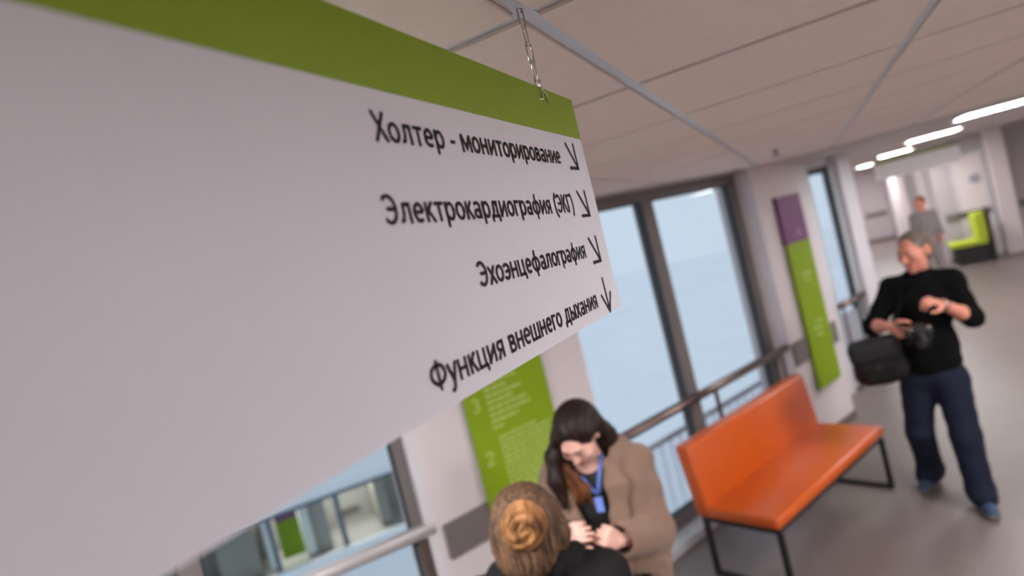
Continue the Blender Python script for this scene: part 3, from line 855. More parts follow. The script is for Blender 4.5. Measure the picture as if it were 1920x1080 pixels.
def face_parts(root, H, sc, lips, brow, fem):
    skin = M['skin_f'] if fem else M['skin_m']
    for e in (-1, 1):
        bm = bmesh.new(); bmesh.ops.create_uvsphere(bm, u_segments=16, v_segments=10, radius=.0118 * sc); bmesh.ops.translate(bm, verts=bm.verts, vec=H(.031 * e, .0785, .007))
        ey = from_bm('eye', bm, M['eyew'], root, True)
        bm = bmesh.new(); bmesh.ops.create_uvsphere(bm, u_segments=12, v_segments=8, radius=.0062 * sc); bmesh.ops.translate(bm, verts=bm.verts, vec=H(.031 * e, .0848, .0045))
        from_bm('iris', bm, M['iris'], ey, True)
        # upper lid lowered over the eyeball, thin lower lid
        L = Field(); L.ell(H(.031 * e, .079, .0105 if fem else .0145), (.0148 * sc, .0135 * sc, .0105 * sc), None, .0).mesh('eyelid', .0022, skin, root)
        up_ = 0 if fem else .0045
        tubeo('eyelash', [H(.0175 * e, .0865, .0045), H(.025 * e, .0915, .0035 + up_), H(.034 * e, .0915, .0035 + up_), H(.0445 * e, .0835, .0045)], .0014 * sc, brow, root, 6)
        tubeo('eyelid', [H(.018 * e, .084, .001), H(.026 * e, .0885, -.0035), H(.035 * e, .0875, -.0035), H(.044 * e, .081, .001)], .0028 * sc, skin, root, 6)
        tubeo('eyebrow', [H(.012 * e, .0935, .0285), H(.03 * e, .0945, .0335), H(.050 * e, .080, .029)], [.0024 * sc, .0032 * sc, .0014 * sc], brow, root, 6)
    tubeo('lip', [H(-.024, .084, -.0595), H(-.009, .0935, -.0565), H(0, .0938, -.0575), H(.009, .0935, -.0565), H(.024, .084, -.0595)], [.001, .0030 * sc, .0028 * sc, .0030 * sc, .001], lips, root, 8)
    tubeo('lip', [H(-.021, .084, -.0625), H(-.008, .0932, -.0655), H(.008, .0932, -.0655), H(.021, .084, -.0625)], [.001, .0038 * sc, .0038 * sc, .001], lips, root, 8)

def hand(F, wrist, d, pn, thumb, curl=(.5, .7, .5), sc=1.0, tip_r=.0072):
    """d: wrist to knuckles; pn: out of the palm; thumb: +1/-1 side of cross(d, pn)"""
    d = nrm(d); pn = Vector(pn); pn = (pn - d * pn.dot(d)).normalized(); side = d.cross(pn) * thumb
    w_ = Vector(wrist)
    lens = (.074, .083, .077, .060)
    for i in range(4):
        off = (.030 - .0205 * i) * sc
        kn = w_ + d * (.092 - .006 * abs(i - 1)) * sc + side * off - pn * .004
        F.cap(w_ + side * off * .6 + d * .012, kn, .0145 * sc, .0115 * sc, .012)
        p, ang = kn, 0.0
        dd = (d + side * (off * 1.2)).normalized()
        for j, fr in enumerate((.45, .31, .24)):
            ang += curl[j] * (1 + .08 * i)
            q = p + (dd * math.cos(ang) + pn * math.sin(ang)) * lens[i] * fr * sc
            F.cap(p, q, (.0098 - .0012 * j) * sc, (.0088 - .0012 * j) * sc, .0025)
            p = q
    t0 = w_ + d * .025 * sc + side * .026 * sc + pn * .004
    t1 = t0 + (d * .6 + side * .7 + pn * .35).normalized() * .042 * sc
    t2 = t1 + (d * .85 + side * .25 + pn * .45).normalized() * .033 * sc
    t3 = t2 + (d * .9 - side * .1 + pn * .4).normalized() * .026 * sc
    F.cap(t0, t1, .0155 * sc, .0115 * sc, .012).cap(t1, t2, .0108 * sc, .0098 * sc, .003).cap(t2, t3, .0095 * sc, .0075 * sc, .003)

def folds(amp, fx, fy, fz, ph=0.0):
    return lambda x, y, z: amp * (np.sin(fx * x + fy * y + fz * z + ph) * np.sin(.63 * fz * z - .8 * fx * x + .5 * fy * y + 1.3 + ph))

def lerp(a, b, t): return tuple(a[i] + (b[i] - a[i]) * t for i in range(3))

# ---------------------------------------------------------------- the man with the camera
KM = {'headc':(0.58,4.806,1.645),'neck':(0.581,4.843,1.46),'shR':(0.414,4.848,1.418),'shL':(0.742,4.81,1.408),'elR':(0.247,4.705,1.215),'wrR':(0.322,4.53,1.235),'haR':(0.393,4.454,1.183),'elL':(0.800,4.756,1.160),'wrL':(0.628,4.55,1.317),'fiL':(0.47,4.411,1.418),'chest':(0.558,4.82,1.274),'belly':(0.54,4.79,1.02),'pel':(0.53,4.785,0.83),'hipR':(0.44,4.81,0.80),'hipL':(0.612,4.76,0.80),'knR':(0.379,4.79,0.445),'knL':(0.609,4.64,0.435),'anR':(0.411,4.985,0.10),'anL':(0.615,4.587,0.10)}
man = empty('person', (.53, 4.79, 0), 'grey-haired man in black sweater and dark jeans standing with a black camera', 'person')
lat = nrm((.99, -.12, 0)); fwd = nrm((-.12, -.99, 0))
RB = [tuple(lat), tuple(fwd), (0, 0, 1)]
def man_trunk(F, e):
    F.ell(KM['chest'], (.168 + e, .112 + e, .205), RB, .05)
    F.cap(KM['shR'], KM['shL'], .056 + e, .056 + e, .05)
    F.ell(lerp(KM['belly'], KM['chest'], .0), (.160 + e, .128 + e, .19), RB, .05)
B = Field()
hf = nrm((-.70, -.71, -.20))
H, HR = head(B, KM['headc'], hf, (0, 0, 1), 1.08)
B.cap(KM['neck'], Vector(KM['headc']) + Vector((.005, .02, -.06)), .062, .056, .03)
man_trunk(B, -.012)
B.ell(KM['pel'], (.155, .11, .12), RB, .05)
for s_, el, wr in (('shR', 'elR', 'wrR'), ('shL', 'elL', 'wrL')):
    B.cap(KM[s_], KM[el], .054, .045, .03).cap(KM[el], lerp(KM[el], KM[wr], .35), .044, .043, .02).cap(lerp(KM[el], KM[wr], .35), KM[wr], .043, .029, .02)
for h_, kn, an in (('hipR', 'knR', 'anR'), ('hipL', 'knL', 'anL')):
    B.cap(KM[h_], KM[kn], .085, .058, .04).cap(KM[kn], KM[an], .055, .04, .02)
    # foot inside the shoe
B.cap(KM['anR'], (.345, 4.865, .045), .038, .03, .02).cap(KM['anL'], (.622, 4.465, .045), .038, .03, .02)
hand(B, KM['wrL'], Vector(KM['fiL']) - Vector(KM['wrL']), (.2, .55, -.8), 1, (.55, .75, .5), 1.05)
hand(B, KM['wrR'], (.62, -.62, -.42), (.75, .35, .1), 1, (.6, .8, .5), 1.05)
B.mesh('body', .0058, M['skin_m'], man)
face_parts(man, H, 1.06, M['lips_m'], M['brow_g'], False)
# short greying hair: thin cap set back from the forehead
G = Field()
G.ell(H(0, -.018, .033), (.081 * 1.06, .096 * 1.06, .089 * 1.06), HR, .0)
G.ell(H(0, -.045, -.02), (.080 * 1.06, .068 * 1.06, .075 * 1.06), HR, .03)
G.ell(H(0, .122, -.020), (.078, .098, .085), HR, .02, 'sub')
G.ell(H(0, .088, .060), (.050, .05, .040), HR, .02, 'sub')
for e in (-1, 1): G.ell(H(.088 * e, .0, -.01), (.03, .032, .035), HR, .01, 'sub')
G.box(H(0, -.03, -.165), (.12, .15, .08), HR, .01, .01, 'sub')
G.mesh('hair', .006, M['hair_grey'], man)
# sweater
S = Field()
man_trunk(S, .010)
S.ell((.53, 4.785, .90), (.172, .128, .10), RB, .06)
S.cap(KM['neck'], Vector(KM['neck']) + Vector((0, -.012, .03)), .075, .070, .03)
S.cap(KM['neck'], KM['shR'], .058, .066, .04).cap(KM['neck'], KM['shL'], .058, .066, .04)
S.cap(KM['shR'], KM['elR'], .068, .060, .04).cap(KM['elR'], lerp(KM['elR'], KM['wrR'], .28), .060, .055, .02)
S.cap(KM['shL'], KM['elL'], .068, .062, .04).cap(KM['elL'], lerp(KM['elL'], KM['wrL'], .30), .062, .056, .02)
S.cap(lerp(KM['elR'], KM['wrR'], .36), KM['wrR'], .046, .05, .004, 'sub').cap(lerp(KM['elL'], KM['wrL'], .40), KM['wrL'], .046, .05, .004, 'sub')
S.cap(Vector(KM['neck']) + Vector((0, -.01, .035)), Vector(KM['neck']) + Vector((0, -.03, .14)), .058, .062, .01, 'sub')
S.box((.53, 4.785, .70), (.4, .4, .115), None, .01, .02, 'sub')
S.mesh('sweater', .008, M['black_knit'], man, folds(.0035, 22, 18, 38))
# jeans
J = Field()
J.ell((.53, 4.785, .83), (.163, .118, .11), RB, .05)
J.cap(lerp(KM['hipR'], KM['knR'], .05), KM['knR'], .108, .082, .05).cap(KM['knR'], KM['anR'], .082, .080, .03)
J.cap(lerp(KM['hipL'], KM['knL'], .05), KM['knL'], .108, .084, .05).cap(KM['knL'], KM['anL'], .084, .080, .03)
J.cap(KM['anR'], (.375, 4.93, .085), .078, .07, .03).cap(KM['anL'], (.617, 4.53, .085), .078, .07, .03)
J.box((.5, 4.78, -.06), (.5, .6, .09), None, .005, .01, 'sub')
J.mesh('jeans', .008, M['denim'], man, folds(.0032, 17, 23, 31, .6))
# shoes
for heel, toe in (((.425, 5.03, .048), (.318, 4.80, .042)), ((.612, 4.63, .048), (.628, 4.385, .042))):
    h_, t_ = Vector(heel), Vector(toe); dr = (t_ - h_); dr.z = 0; dr.normalize(); sd = Vector((-dr.y, dr.x, 0))
    RS = [tuple(sd), tuple(dr), (0, 0, 1)]
    U = Field(); U.cap(h_ + Vector((0, 0, .005)), h_ + dr * .10 + Vector((0, 0, .01)), .043, .043, .02).cap(h_ + dr * .10 + Vector((0, 0, .006)), t_ - dr * .04, .044, .036, .03)
    U.cap(h_ + dr * .03, h_ + dr * .02 + Vector((0, 0, .06)), .043, .044, .02)
    U.box(h_ + dr * .1 + Vector((0, 0, -.06)), (.2, .3, .035), RS, .003, .004, 'sub')
    sh = U.mesh('shoe', .006, M['blue'], man)
    L_ = Field(); L_.cap(h_ + Vector((0, 0, -.022)), t_ - dr * .036 + Vector((0, 0, -.018)), .046, .040, .01, 'add', ((0, 0, 1), .5)); L_.mesh('sole', .006, M['sole'], sh, None, .001)
    for q in (.105, .13, .155):
        p = h_ + dr * q; tubeo('lace', [p - sd * .02 + Vector((0, 0, .047 - q * .06)), p + Vector((0, 0, .056 - q * .06)), p + sd * .02 + Vector((0, 0, .047 - q * .06))], .0032, M['sole'], sh, 6)
# watch
wv = (Vector(KM['wrL']) - Vector(KM['elL'])).normalized(); wc = Vector(KM['wrL']) - wv * .012
bm = bmesh.new(); lathe(bm, wc - wv * .013, wc + wv * .013, [(0, .031), (.002, .036), (.024, .036), (.026, .031)], 24)
wt = from_bm('wristwatch', bm, M['chrome'], man, True); wt['label'] = 'steel wristwatch on the left wrist'
fc = wc + Vector((-.012, -.03, .016)).normalized() * .036
bm = bmesh.new(); lathe(bm, fc - Vector((-.012, -.03, .016)).normalized() * .006, fc + Vector((-.012, -.03, .016)).normalized() * .2, [(0, .019), (.010, .019), (.012, .016)], 20); from_bm('watch_case', bm, M['black_metal'], wt, True)

# the camera in his right hand
cc = Vector((.462, 4.425, 1.185))
cf = nrm((.10, -.80, -.58)); CXx, CYy, CZz = frame3(cf)
def CP(a, b, c): return cc + CXx * a + CYy * b + CZz * c
cmr = empty('camera', tuple(cc), 'black camera with a short lens held in the man\'s right hand', 'camera')
boxo('camera_body', CP, [(-.072, .072, -.028, .026, -.05, .04)], M['black_metal'], cmr, bevel=.010, seg=3)
boxo('viewfinder_hump', CP, [(-.032, .032, -.034, .034, .036, .066)], M['black_metal'], cmr, bevel=.010, seg=3)
bm = bmesh.new(); lathe(bm, CP(0, .02, -.006), CP(0, 1, -.006), [(0, .036), (.012, .037), (.014, .033), (.04, .034), (.042, .037), (.066, .037), (.068, .032), (.062, .028)], 28); ln = from_bm('lens', bm, M['black_metal'], cmr, True)
bm = bmesh.new(); lathe(bm, CP(0, .078, -.006), CP(0, 1, -.006), [(0, .029), (.004, .026), (.007, .014)], 24); from_bm('front_glass', bm, M['lens'], ln, True)
for a in (-.045, .05):
    bm = bmesh.new(); lathe(bm, CP(a, -.004, .038), CP(a, -.004, 1), [(0, .012), (.012, .012), (.014, .010)], 16); from_bm('dial', bm, M['chrome'], cmr, True)
boxo('grip', CP, (-.078, -.045, .02, .045, -.048, .03), M['bagm'], cmr, bevel=.009, seg=3)
tubeo('strap', [CP(-.074, -.02, .03), CP(-.10, -.07, .03), (.40, 4.60, 1.33), (.47, 4.71, 1.46), (.56, 4.765, 1.485)], .006, M['black_knit'], cmr, 8)

# shoulder bag
bc = Vector((.225, 4.545, 1.02)); bR = [tuple(nrm((.99, -.1, .12))), tuple(nrm((-.12, -.99, 0))), tuple(nrm((-.12, 0, .99)))]
bag = empty('shoulder_bag', tuple(bc), 'bulging black shoulder bag hanging at the man\'s right hip', 'bag')
Q = Field(); Q.box(bc, (.145, .078, .130), bR, .055, .01); Q.ell(bc + Vector((.0, 0, -.06)), (.150, .085, .085), bR, .05)
Q.mesh('bag_body', .008, M['bagm'], bag, folds(.003, 30, 20, 26))
Q = Field(); Q.box(bc + Vector((-.01, 0, .075)), (.150, .088, .075), bR, .05, .01); Q.box(bc + Vector((-.01, 0, .065)), (.138, .074, .068), bR, .04, .004, 'sub'); Q.box(bc + Vector((0, 0, -.02)), (.2, .2, .035), bR, .004, .004, 'sub')
Q.mesh('flap', .006, M['black_cloth'], bag)
def BG(a, b, c): return bc + Vector(bR[0]) * a + Vector(bR[1]) * b + Vector(bR[2]) * c
boxo('front_pocket', BG, (-.09, .09, .072, .098, -.11, -.01), M['bagm'], bag, bevel=.012, seg=3)
boxo('buckle', BG, (-.02, .02, .096, .104, -.03, .0), M['black_metal'], bag, bevel=.002)
bm = bmesh.new()
sp = [BG(.13, 0, .10), Vector((.36, 4.64, 1.25)), Vector((.455, 4.70, 1.36)), Vector((.56, 4.725, 1.455)), Vector((.66, 4.80, 1.492)), Vector((.64, 4.90, 1.47)), Vector((.50, 4.96, 1.33)), Vector((.34, 4.94, 1.20)), Vector((.20, 4.80, 1.10)), BG(-.10, -.06, .10)]
tube(bm, sp, .014, 8); from_bm('shoulder_strap', bm, M['black_knit'], bag, True)

# ---------------------------------------------------------------- young woman in the camel coat
KW = {'headc':(-0.941,2.207,1.498),'neck':(-0.914,2.288,1.352),'shL':(-0.785,2.322,1.325),'shR':(-1.080,2.262,1.325),'elL':(-0.762,2.317,1.045),'wrL':(-0.838,2.112,1.118),'elR':(-1.105,2.150,1.105),'wrR':(-1.000,2.035,1.190)}
wom = empty('person', (-.93, 2.28, 0), 'long-haired young woman in a camel coat looking down, facing the women\'s bun', 'person')
wom['label'] = 'long-haired young woman in an open camel coat, looking down with hands raised'
wl_ = nrm((.985, .17, 0)); wf = nrm((.17, -.985, 0))
RW = [tuple(wl_), tuple(wf), (0, 0, 1)]
B = Field()
fW = Vector((-.05, -.73, -.68)).normalized(); uW = Vector((.05, -.6, .73))
HW, HWR = head(B, KW['headc'], fW, (0.03, 0, 1), .97, True)
B.cap(KW['neck'], HW(0, -.02, -.06), .047, .046, .03)
B.ell((-.922, 2.285, 1.22), (.145, .095, .17), RW, .05).ell((-.925, 2.285, 1.02), (.125, .09, .14), RW, .05).ell((-.93, 2.285, .88), (.155, .11, .12), RW, .05)
B.cap(KW['shR'], KW['shL'], .05, .05, .04)
for s_, el, wr in (('shR', 'elR', 'wrR'), ('shL', 'elL', 'wrL')):
    B.cap(KW[s_], KW[el], .044, .036, .03).cap(KW[el], KW[wr], .036, .024, .02)
for e in (-1, 1):
    hp = Vector((-.93, 2.285, .85)) + wl_ * .08 * e
    B.cap(hp, hp + Vector((0, -.005, -.40)), .08, .05, .04).cap(hp + Vector((0, -.005, -.40)), hp + Vector((0, .02, -.78)), .05, .034, .02)
    B.cap(hp + Vector((0, .02, -.79)), hp + wf * .10 + Vector((0, 0, -.82)), .03, .025, .02)
hand(B, KW['wrL'], (-.30, -.76, .62), (-.80, .35, .05), 1, (.85, 1.05, .7), .92)
hand(B, KW['wrR'], (.72, -.55, .30), (.35, .75, -.3), -1, (.6, .8, .6), .90)
B.mesh('body', .0056, M['skin_f'], wom)
face_parts(wom, HW, .97, M['lips'], M['brow'], True)
# hair: cap with a centre parting and two long falls
G = Field()
G.ell(HW(0, -.022, .034), (.084, .102, .092), HWR, .0)
G.ell(HW(0, -.05, -.03), (.082, .07, .09), HWR, .04)
G.chain([HW(-.062, .045, .055), HW(-.078, .030, -.01), (-1.030, 2.150, 1.44), (-1.030, 2.120, 1.36), (-1.018, 2.10, 1.27)], [.024, .028, .034, .032, .018], .03)
G.chain([HW(.066, .020, .055), HW(.078, -.035, .01), (-.868, 2.295, 1.455), (-.862, 2.300, 1.38), (-.868, 2.262, 1.31)], [.022, .026, .044, .042, .022], .03)
G.chain([HW(0, -.075, 0), (-.94, 2.355, 1.42), (-.93, 2.385, 1.27)], [.06, .075, .05], .05)
G.ell(HW(0, .115, -.045), (.062, .092, .098), HWR, .015, 'sub')
G.ell(HW(.004, .120, .022), (.046, .078, .060), HWR, .02, 'sub')
G.cap(HW(0, .11, .090), HW(0, -.05, .136), .004, .003, .010, 'sub')
G.ell(HW(.080, .002, -.008), (.02, .02, .03), HWR, .012, 'sub')
G.mesh('hair', .006, M['hair_dark'], wom, lambda x, y, z: .0016 * np.sin(330 * x + 9 * np.sin(9 * z)) + .0010 * np.sin(520 * (x + .6 * y) + 12 * z))
T_ = Field()
for q in range(7):
    dx, dz, dy = (q - 3) * .009, random.uniform(-.03, .02), random.uniform(-.006, .006)
    T_.chain([(-1.002 + dx * .3, 2.160 + dy, 1.395), (-.978 + dx, 2.150 + dy, 1.335), (-.952 + dx * 1.2, 2.146 + dy, 1.300 + dz * .4), (-.935 + dx * 1.2, 2.148 + dy, 1.268 + dz)], [.010, .013, .011, .004], .006, 'add', ((0, 1, 0), .8))
o = T_.mesh('loose_hair', .005, M['lit_hair_tip'], wom, lambda x, y, z: .003 * np.sin(300 * x + 120 * z) * np.cos(200 * y)); o['label'] = 'dark hair ends over the chest, coloured as lit'
# black dress
D_ = Field()
D_.ell((-.922, 2.28, 1.22), (.152, .108, .165), RW, .05).ell((-.925, 2.28, 1.02), (.135, .105, .15), RW, .05).cap((-.93, 2.28, .92), (-.93, 2.28, .62), .15, .16, .05, 'add', (tuple(wf), .75))
D_.cap(KW['shR'], KW['shL'], .055, .055, .04)
D_.cap(KW['neck'], HW(0, .0, -.10), .045, .055, .01, 'sub')
D_.box((-.93, 2.28, .50), (.4, .4, .06), None, .004, .01, 'sub')
D_.mesh('dress', .008, M['black_cloth'], wom, folds(.003, 25, 20, 30))
# coat
Cc = Field()
Cc.ell((-.920, 2.295, 1.20), (.196, .140, .20), RW, .05).ell((-.925, 2.29, 1.0), (.190, .145, .19), RW, .06)
Cc.cap((-.93, 2.29, .95), (-.93, 2.29, .48), .185, .235, .06, 'add', (tuple(wf), .76))
Cc.cap(KW['shR'], KW['shL'], .074, .078, .05)
Cc.chain([(-1.02, 2.20, 1.352), (-1.03, 2.29, 1.405), (-.93, 2.375, 1.415), (-.835, 2.335, 1.405), (-.825, 2.235, 1.372)], [.028, .038, .04, .038, .03], .03)     # collar
Cc.cap((-.915, 2.05, 1.42), (-.915, 2.05, .3), .085, .075, .02, 'sub')
Cc.box((-.915, 2.13, .85), (.055, .10, .56), RW, .03, .03, 'sub')
Cc.ell((-.922, 2.275, 1.22), (.163, .112, .20), RW, .02, 'sub').ell((-.925, 2.275, 1.0), (.158, .110, .2), RW, .02, 'sub').cap((-.93, 2.28, .95), (-.93, 2.28, .2), .168, .215, .02, 'sub', (tuple(wf), .76))
Cc.cap(KW['neck'], (-.918, 2.22, 1.50), .066, .075, .02, 'sub')
Cc.chain([(-.842, 2.205, 1.368), (-.822, 2.172, 1.30), (-.832, 2.150, 1.20), (-.848, 2.140, 1.05), (-.852, 2.130, .80), (-.86, 2.11, .5)], [.030, .040, .034, .026, .024, .024], .02, 'add', (tuple(nrm((.5, -.85, 0))), .5))
Cc.chain([(-1.012, 2.178, 1.358), (-1.025, 2.150, 1.28), (-1.010, 2.138, 1.18), (-.995, 2.128, 1.05), (-.99, 2.11, .80), (-.99, 2.09, .5)], [.028, .036, .032, .026, .024, .024], .02, 'add', (tuple(nrm((-.3, -.95, 0))), .5))
Cc.cap(KW['shL'], KW['elL'], .078, .076, .014).cap(KW['elL'], lerp(KW['elL'], KW['wrL'], .92), .076, .066, .012)
Cc.cap(KW['shR'], KW['elR'], .080, .076, .04).cap(KW['elR'], lerp(KW['elR'], KW['wrR'], .80), .074, .062, .03)
for el, wr in (('elL', 'wrL'), ('elR', 'wrR')):
    e0 = Vector(KW[wr]); dv = (e0 - Vector(KW[el])).normalized()
    Cc.cap(e0 - dv * .03, e0 + dv * .14, .050, .056, .012, 'sub')
Cc.mesh('coat', .0072, M['coat'], wom, folds(.0065, 16, 14, 26, .3))
# lanyard and card
tubeo('lanyard', [(-.955, 2.175, 1.345), (-.93, 2.158, 1.325), (-.892, 2.142, 1.285)], .0075, M['lan'], wom, 8)
tubeo('lanyard', [(-.873, 2.235, 1.40), (-.870, 2.162, 1.365), (-.878, 2.142, 1.32), (-.889, 2.142, 1.285)], .0085, M['lan'], wom, 8)
XB = nrm((.98, .15, 0)); YB_ = nrm((.15, -.98, .1))
def BD_(a, b, c): return Vector((-.888, 2.128, 1.25)) + XB * a + YB_ * b + Vector((0, 0, c))
boxo('name_badge', BD_, (-.015, .015, -.002, .002, -.028, .03), M['badge'], wom, bevel=.001)
for e in (-1, 1):
    hp = Vector((-.93, 2.285, 0)) + wl_ * .08 * e
    Bo = Field(); Bo.cap(hp + Vector((0, .01, .32)), hp + Vector((0, .015, .08)), .055, .045, .02).cap(hp + Vector((0, .02, .045)), hp + wf * .15 + Vector((0, 0, .04)), .045, .037, .02)
    Bo.mesh('boot', .007, M['boots'], wom, None, .001)

# ---------------------------------------------------------------- woman with the bun, seen from behind
bun = empty('person', (-.86, 1.48, 0), 'woman with a golden-brown hair bun and dark jacket, seen from behind', 'person')
KB = {'headc':(-0.849,1.497,1.484),'neck':(-.852,1.485,1.375),'shR':(-.688,1.565,1.292),'shL':(-1.015,1.43,1.292)}
bl_ = nrm((-.92, -.38, 0)); bf = nrm((-.38, .92, 0))
RBn = [tuple(bl_), tuple(bf), (0, 0, 1)]
B = Field()
fB = nrm((-.16, .96, -.12))
HB, HBR = head(B, KB['headc'], fB, (.05, 0, 1), .98, True)
B.cap(KB['neck'], HB(0, -.01, -.06), .05, .048, .03)
B.ell((-.855, 1.49, 1.19), (.15, .10, .18), RBn, .05).ell((-.86, 1.485, .98), (.13, .095, .15), RBn, .05).ell((-.86, 1.48, .84), (.16, .115, .12), RBn, .05)
B.cap(KB['shR'], KB['shL'], .05, .05, .04)
KB['elR'] = (-.645, 1.60, 1.03); KB['elL'] = (-1.07, 1.43, 1.03); KB['wrR'] = (-.735, 1.74, 1.06); KB['wrL'] = (-1.02, 1.63, 1.06)
for s_, el, wr in (('shR', 'elR', 'wrR'), ('shL', 'elL', 'wrL')):
    B.cap(KB[s_], KB[el], .046, .038, .03).cap(KB[el], KB[wr], .037, .025, .02)
hand(B, KB['wrR'], (-.45, .85, .1), (-.85, -.4, 0), -1, (.5, .7, .5), .92)
hand(B, KB['wrL'], (.05, .98, .1), (.9, .1, 0), 1, (.5, .7, .5), .92)
for e in (-1, 1):
    hp = Vector((-.86, 1.48, .82)) + bl_ * .082 * e
    B.cap(hp, hp + Vector((0, 0, -.38)), .082, .052, .04).cap(hp + Vector((0, 0, -.38)), hp + Vector((0, -.02, -.75)), .052, .036, .02).cap(hp + Vector((0, -.02, -.765)), hp + bf * .11 + Vector((0, 0, -.79)), .032, .026, .02)
B.mesh('body', .0066, M['skin_f'], bun)
face_parts(bun, HB, .98, M['lips'], M['brow'], True)
G = Field()
G.ell(HB(0, -.020, .028), (.090, .106, .094), HBR, .0)
G.ell(HB(0, -.045, -.03), (.092, .078, .088), HBR, .04)
G.ell(HB(0, -.05, -.075), (.070, .055, .05), HBR, .04)
for e in (-1, 1): G.chain([HB(.075 * e, .035, .03), HB(.088 * e, .015, -.035), HB(.084 * e, .012, -.10)], [.022, .022, .010], .03)
G.ell(HB(0, .125, -.035), (.068, .098, .098), HBR, .02, 'sub')
o = G.mesh('hair', .006, M['hair_blond'], bun, lambda x, y, z: .0022 * np.sin(240 * x + 90 * z + 5 * np.sin(40 * y)) * np.cos(180 * z - 80 * x))
bcn = Vector((-.800, 1.390, 1.535)); ba = Vector((.25, -.95, .08)).normalized()
T_ = Field()
T_.torus(bcn, tuple(ba), .036, .0265, .006)
T_.ell(bcn + ba * -.012, (.052, .045, .046), None, .015)
ux = ba.cross(Vector((0, 0, 1))).normalized(); uz = ux.cross(ba)
for a0 in (0, 2.1, 4.2):
    T_.chain([bcn + (ux * math.cos(a0 + q * .35) * (.014 + q * .006) + uz * math.sin(a0 + q * .35) * (.012 + q * .005)) + ba * (.026 - q * .002) for q in range(7)], [.010, .013, .014, .014, .013, .011, .006], .005)
T_.cap(bcn + uz * .055 + ba * .034 + ux * .004, bcn - uz * .06 + ba * .036 - ux * .004, .009, .012, .022, 'sub')
def bunwarp(x, y, z):
    dx, dy, dz = x - bcn.x, y - bcn.y, z - bcn.z
    a = np.arctan2(dx * uz.x + dy * uz.y + dz * uz.z, dx * ux.x + dy * ux.y + dz * ux.z)
    r_ = np.sqrt(dx * dx + dy * dy + dz * dz)
    hh = dx * ba.x + dy * ba.y + dz * ba.z
    ph = np.arctan2(hh, np.sqrt(np.maximum(r_ * r_ - hh * hh, 0)) - .036)
    return .0026 * np.sin(7 * ph + 2 * a) + .0014 * np.sin(17 * ph - 3 * a) + .003 * np.sin(2 * a + .6)
o = T_.mesh('hair_bun', .0042, M['hair_bun'], bun, bunwarp); o['label'] = 'golden twisted bun'
tk = Field(); tk.ell(bcn + Vector((-.012, .012, -.062)), (.042, .024, .018), None, .0).mesh('dark_lump', .005, M['black_cloth'], bun)  # flat dark ellipsoid just below the bun
tp = bcn + Vector((-.01, .02, -.055))
tubeo('hair_tie', [bcn - ba * .022 + (ux * math.cos(q * math.pi / 8) * .05 + uz * math.sin(q * math.pi / 8) * .046) for q in range(16)], .007, M['black_cloth'], bun, 8, True)
# jacket with a stand-up collar
Jk = Field()
Jk.ell((-.855, 1.488, 1.17), (.178, .128, .20), RBn, .05).ell((-.86, 1.485, .95), (.175, .135, .2), RBn, .06).ell((-.86, 1.48, .80), (.19, .14, .13), RBn, .05)
Jk.cap(KB['shR'], KB['shL'], .064, .064, .06)
Jk.cap((-.79, 1.515, 1.335), (-.92, 1.462, 1.335), .062, .062, .05)
Jk.chain([(-.765, 1.575, 1.372), (-.775, 1.46, 1.385), (-.875, 1.415, 1.38), (-.945, 1.45, 1.37), (-.945, 1.54, 1.36)], [.024, .028, .03, .028, .024], .03)
Jk.cap(KB['shR'], KB['elR'], .064, .058, .04).cap(KB['elR'], KB['wrR'], .064, .048, .03).cap(KB['shL'], KB['elL'], .064, .058, .04).cap(KB['elL'], KB['wrL'], .064, .048, .03)
Jk.cap(KB['neck'], HB(0, 0, -.06), .058, .062, .02, 'sub')
for el, wr in (('elL', 'wrL'), ('elR', 'wrR')):
    e0 = Vector(KB[wr]); dv = (e0 - Vector(KB[el])).normalized(); Jk.cap(e0 - dv * .01, e0 + dv * .14, .038, .042, .008, 'sub')
Jk.box((-.86, 1.48, .60), (.4, .4, .08), None, .01, .01, 'sub')
Jk.mesh('jacket', .008, M['charcoal'], bun, folds(.004, 18, 16, 28, .9))
Tr = Field(); Tr.ell((-.86, 1.48, .84), (.168, .122, .12), RBn, .05)
for e in (-1, 1):
    hp = Vector((-.86, 1.48, .82)) + bl_ * .082 * e
    Tr.cap(hp, hp + Vector((0, 0, -.38)), .094, .068, .04).cap(hp + Vector((0, 0, -.38)), hp + Vector((0, -.02, -.71)), .068, .056, .02)
Tr.mesh('trousers', .009, M['black_cloth'], bun)
for e in (-1, 1):
    hp = Vector((-.86, 1.48, 0)) + bl_ * .082 * e
    Bo = Field(); Bo.cap(hp + Vector((0, -.02, .10)), hp + Vector((0, -.02, .05)), .05, .048, .02).cap(hp + Vector((0, -.025, .045)), hp + bf * .16 + Vector((0, 0, .04)), .045, .036, .02)
    Bo.mesh('boot', .008, M['boots'], bun, None, .001)

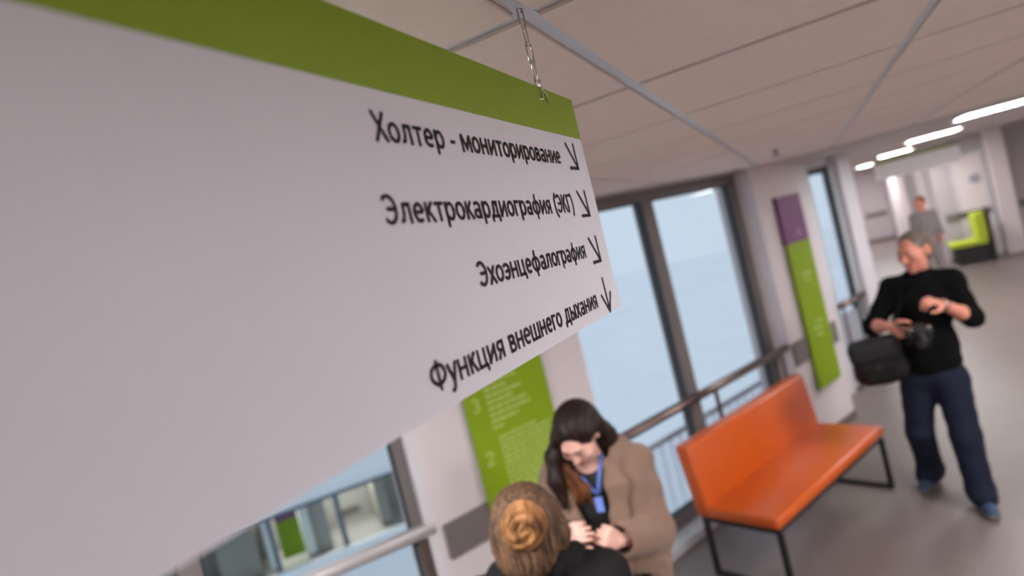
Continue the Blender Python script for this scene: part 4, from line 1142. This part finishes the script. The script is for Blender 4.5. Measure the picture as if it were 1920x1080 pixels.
# ---------------------------------------------------------------- person far down the corridor
fp = empty('person', (1.78, 12.8, 0), 'distant person in grey work clothes down the corridor behind the man', 'person')
fx, fyy = 1.78, 12.8
RI = [(1, 0, 0), (0, -1, 0), (0, 0, 1)]
B = Field()
HF, HFR = head(B, (fx, fyy, 1.52), (-.5, -.86, 0), (0, 0, 1), .98)
B.cap((fx, fyy + .01, 1.36), HF(0, -.01, -.06), .054, .05, .03).ell((fx, fyy, 1.2), (.15, .10, .18), RI, .05).ell((fx, fyy, .9), (.15, .11, .16), RI, .08)
for e in (-1, 1):
    B.cap((fx + .14 * e, fyy, 1.30), (fx + .185 * e, fyy + .02, 1.04), .048, .04, .04).cap((fx + .185 * e, fyy + .02, 1.04), (fx + .19 * e, fyy - .16, .92), .038, .027, .02)
    hand(B, (fx + .19 * e, fyy - .16, .92), (-.1 * e, -.8, -.5), (-e, 0, 0), 1, (.4, .5, .4), .95)
    B.cap((fx + .09 * e, fyy, .85), (fx + .1 * e, fyy - .01, .47), .08, .055, .04).cap((fx + .1 * e, fyy - .01, .47), (fx + .1 * e, fyy + .02, .08), .053, .037, .02).cap((fx + .1 * e, fyy, .04), (fx + .11 * e, fyy - .12, .04), .034, .03, .02)
B.mesh('body', .010, M['skin_m'], fp)
G = Field(); G.ell(HF(0, -.02, .034), (.082, .098, .09), HFR, .0).ell(HF(0, .115, -.02), (.08, .095, .09), HFR, .02, 'sub').mesh('hair', .010, M['hair_bun'], fp)
U = Field(); U.ell((fx, fyy, 1.2), (.145, .11, .19), RI, .05).ell((fx, fyy, .95), (.15, .12, .2), RI, .06).cap((fx - .13, fyy, 1.31), (fx + .13, fyy, 1.31), .06, .06, .05)
for e in (-1, 1): U.cap((fx + .14 * e, fyy, 1.30), (fx + .185 * e, fyy + .02, 1.04), .062, .056, .04).cap((fx + .185 * e, fyy + .02, 1.04), (fx + .195 * e, fyy - .12, .95), .054, .045, .02)
U.mesh('tunic', .012, M['grey_cloth'], fp)
U = Field()
for e in (-1, 1): U.cap((fx + .09 * e, fyy, .85), (fx + .1 * e, fyy - .01, .47), .095, .07, .04).cap((fx + .1 * e, fyy - .01, .47), (fx + .1 * e, fyy + .02, .10), .068, .058, .02)
U.mesh('trousers', .012, M['grey_cloth'], fp)
for e in (-1, 1):
    U = Field(); U.cap((fx + .1 * e, fyy + .02, .045), (fx + .11 * e, fyy - .15, .04), .045, .038, .02); U.mesh('shoe', .010, M['boots'], fp, None, .001)
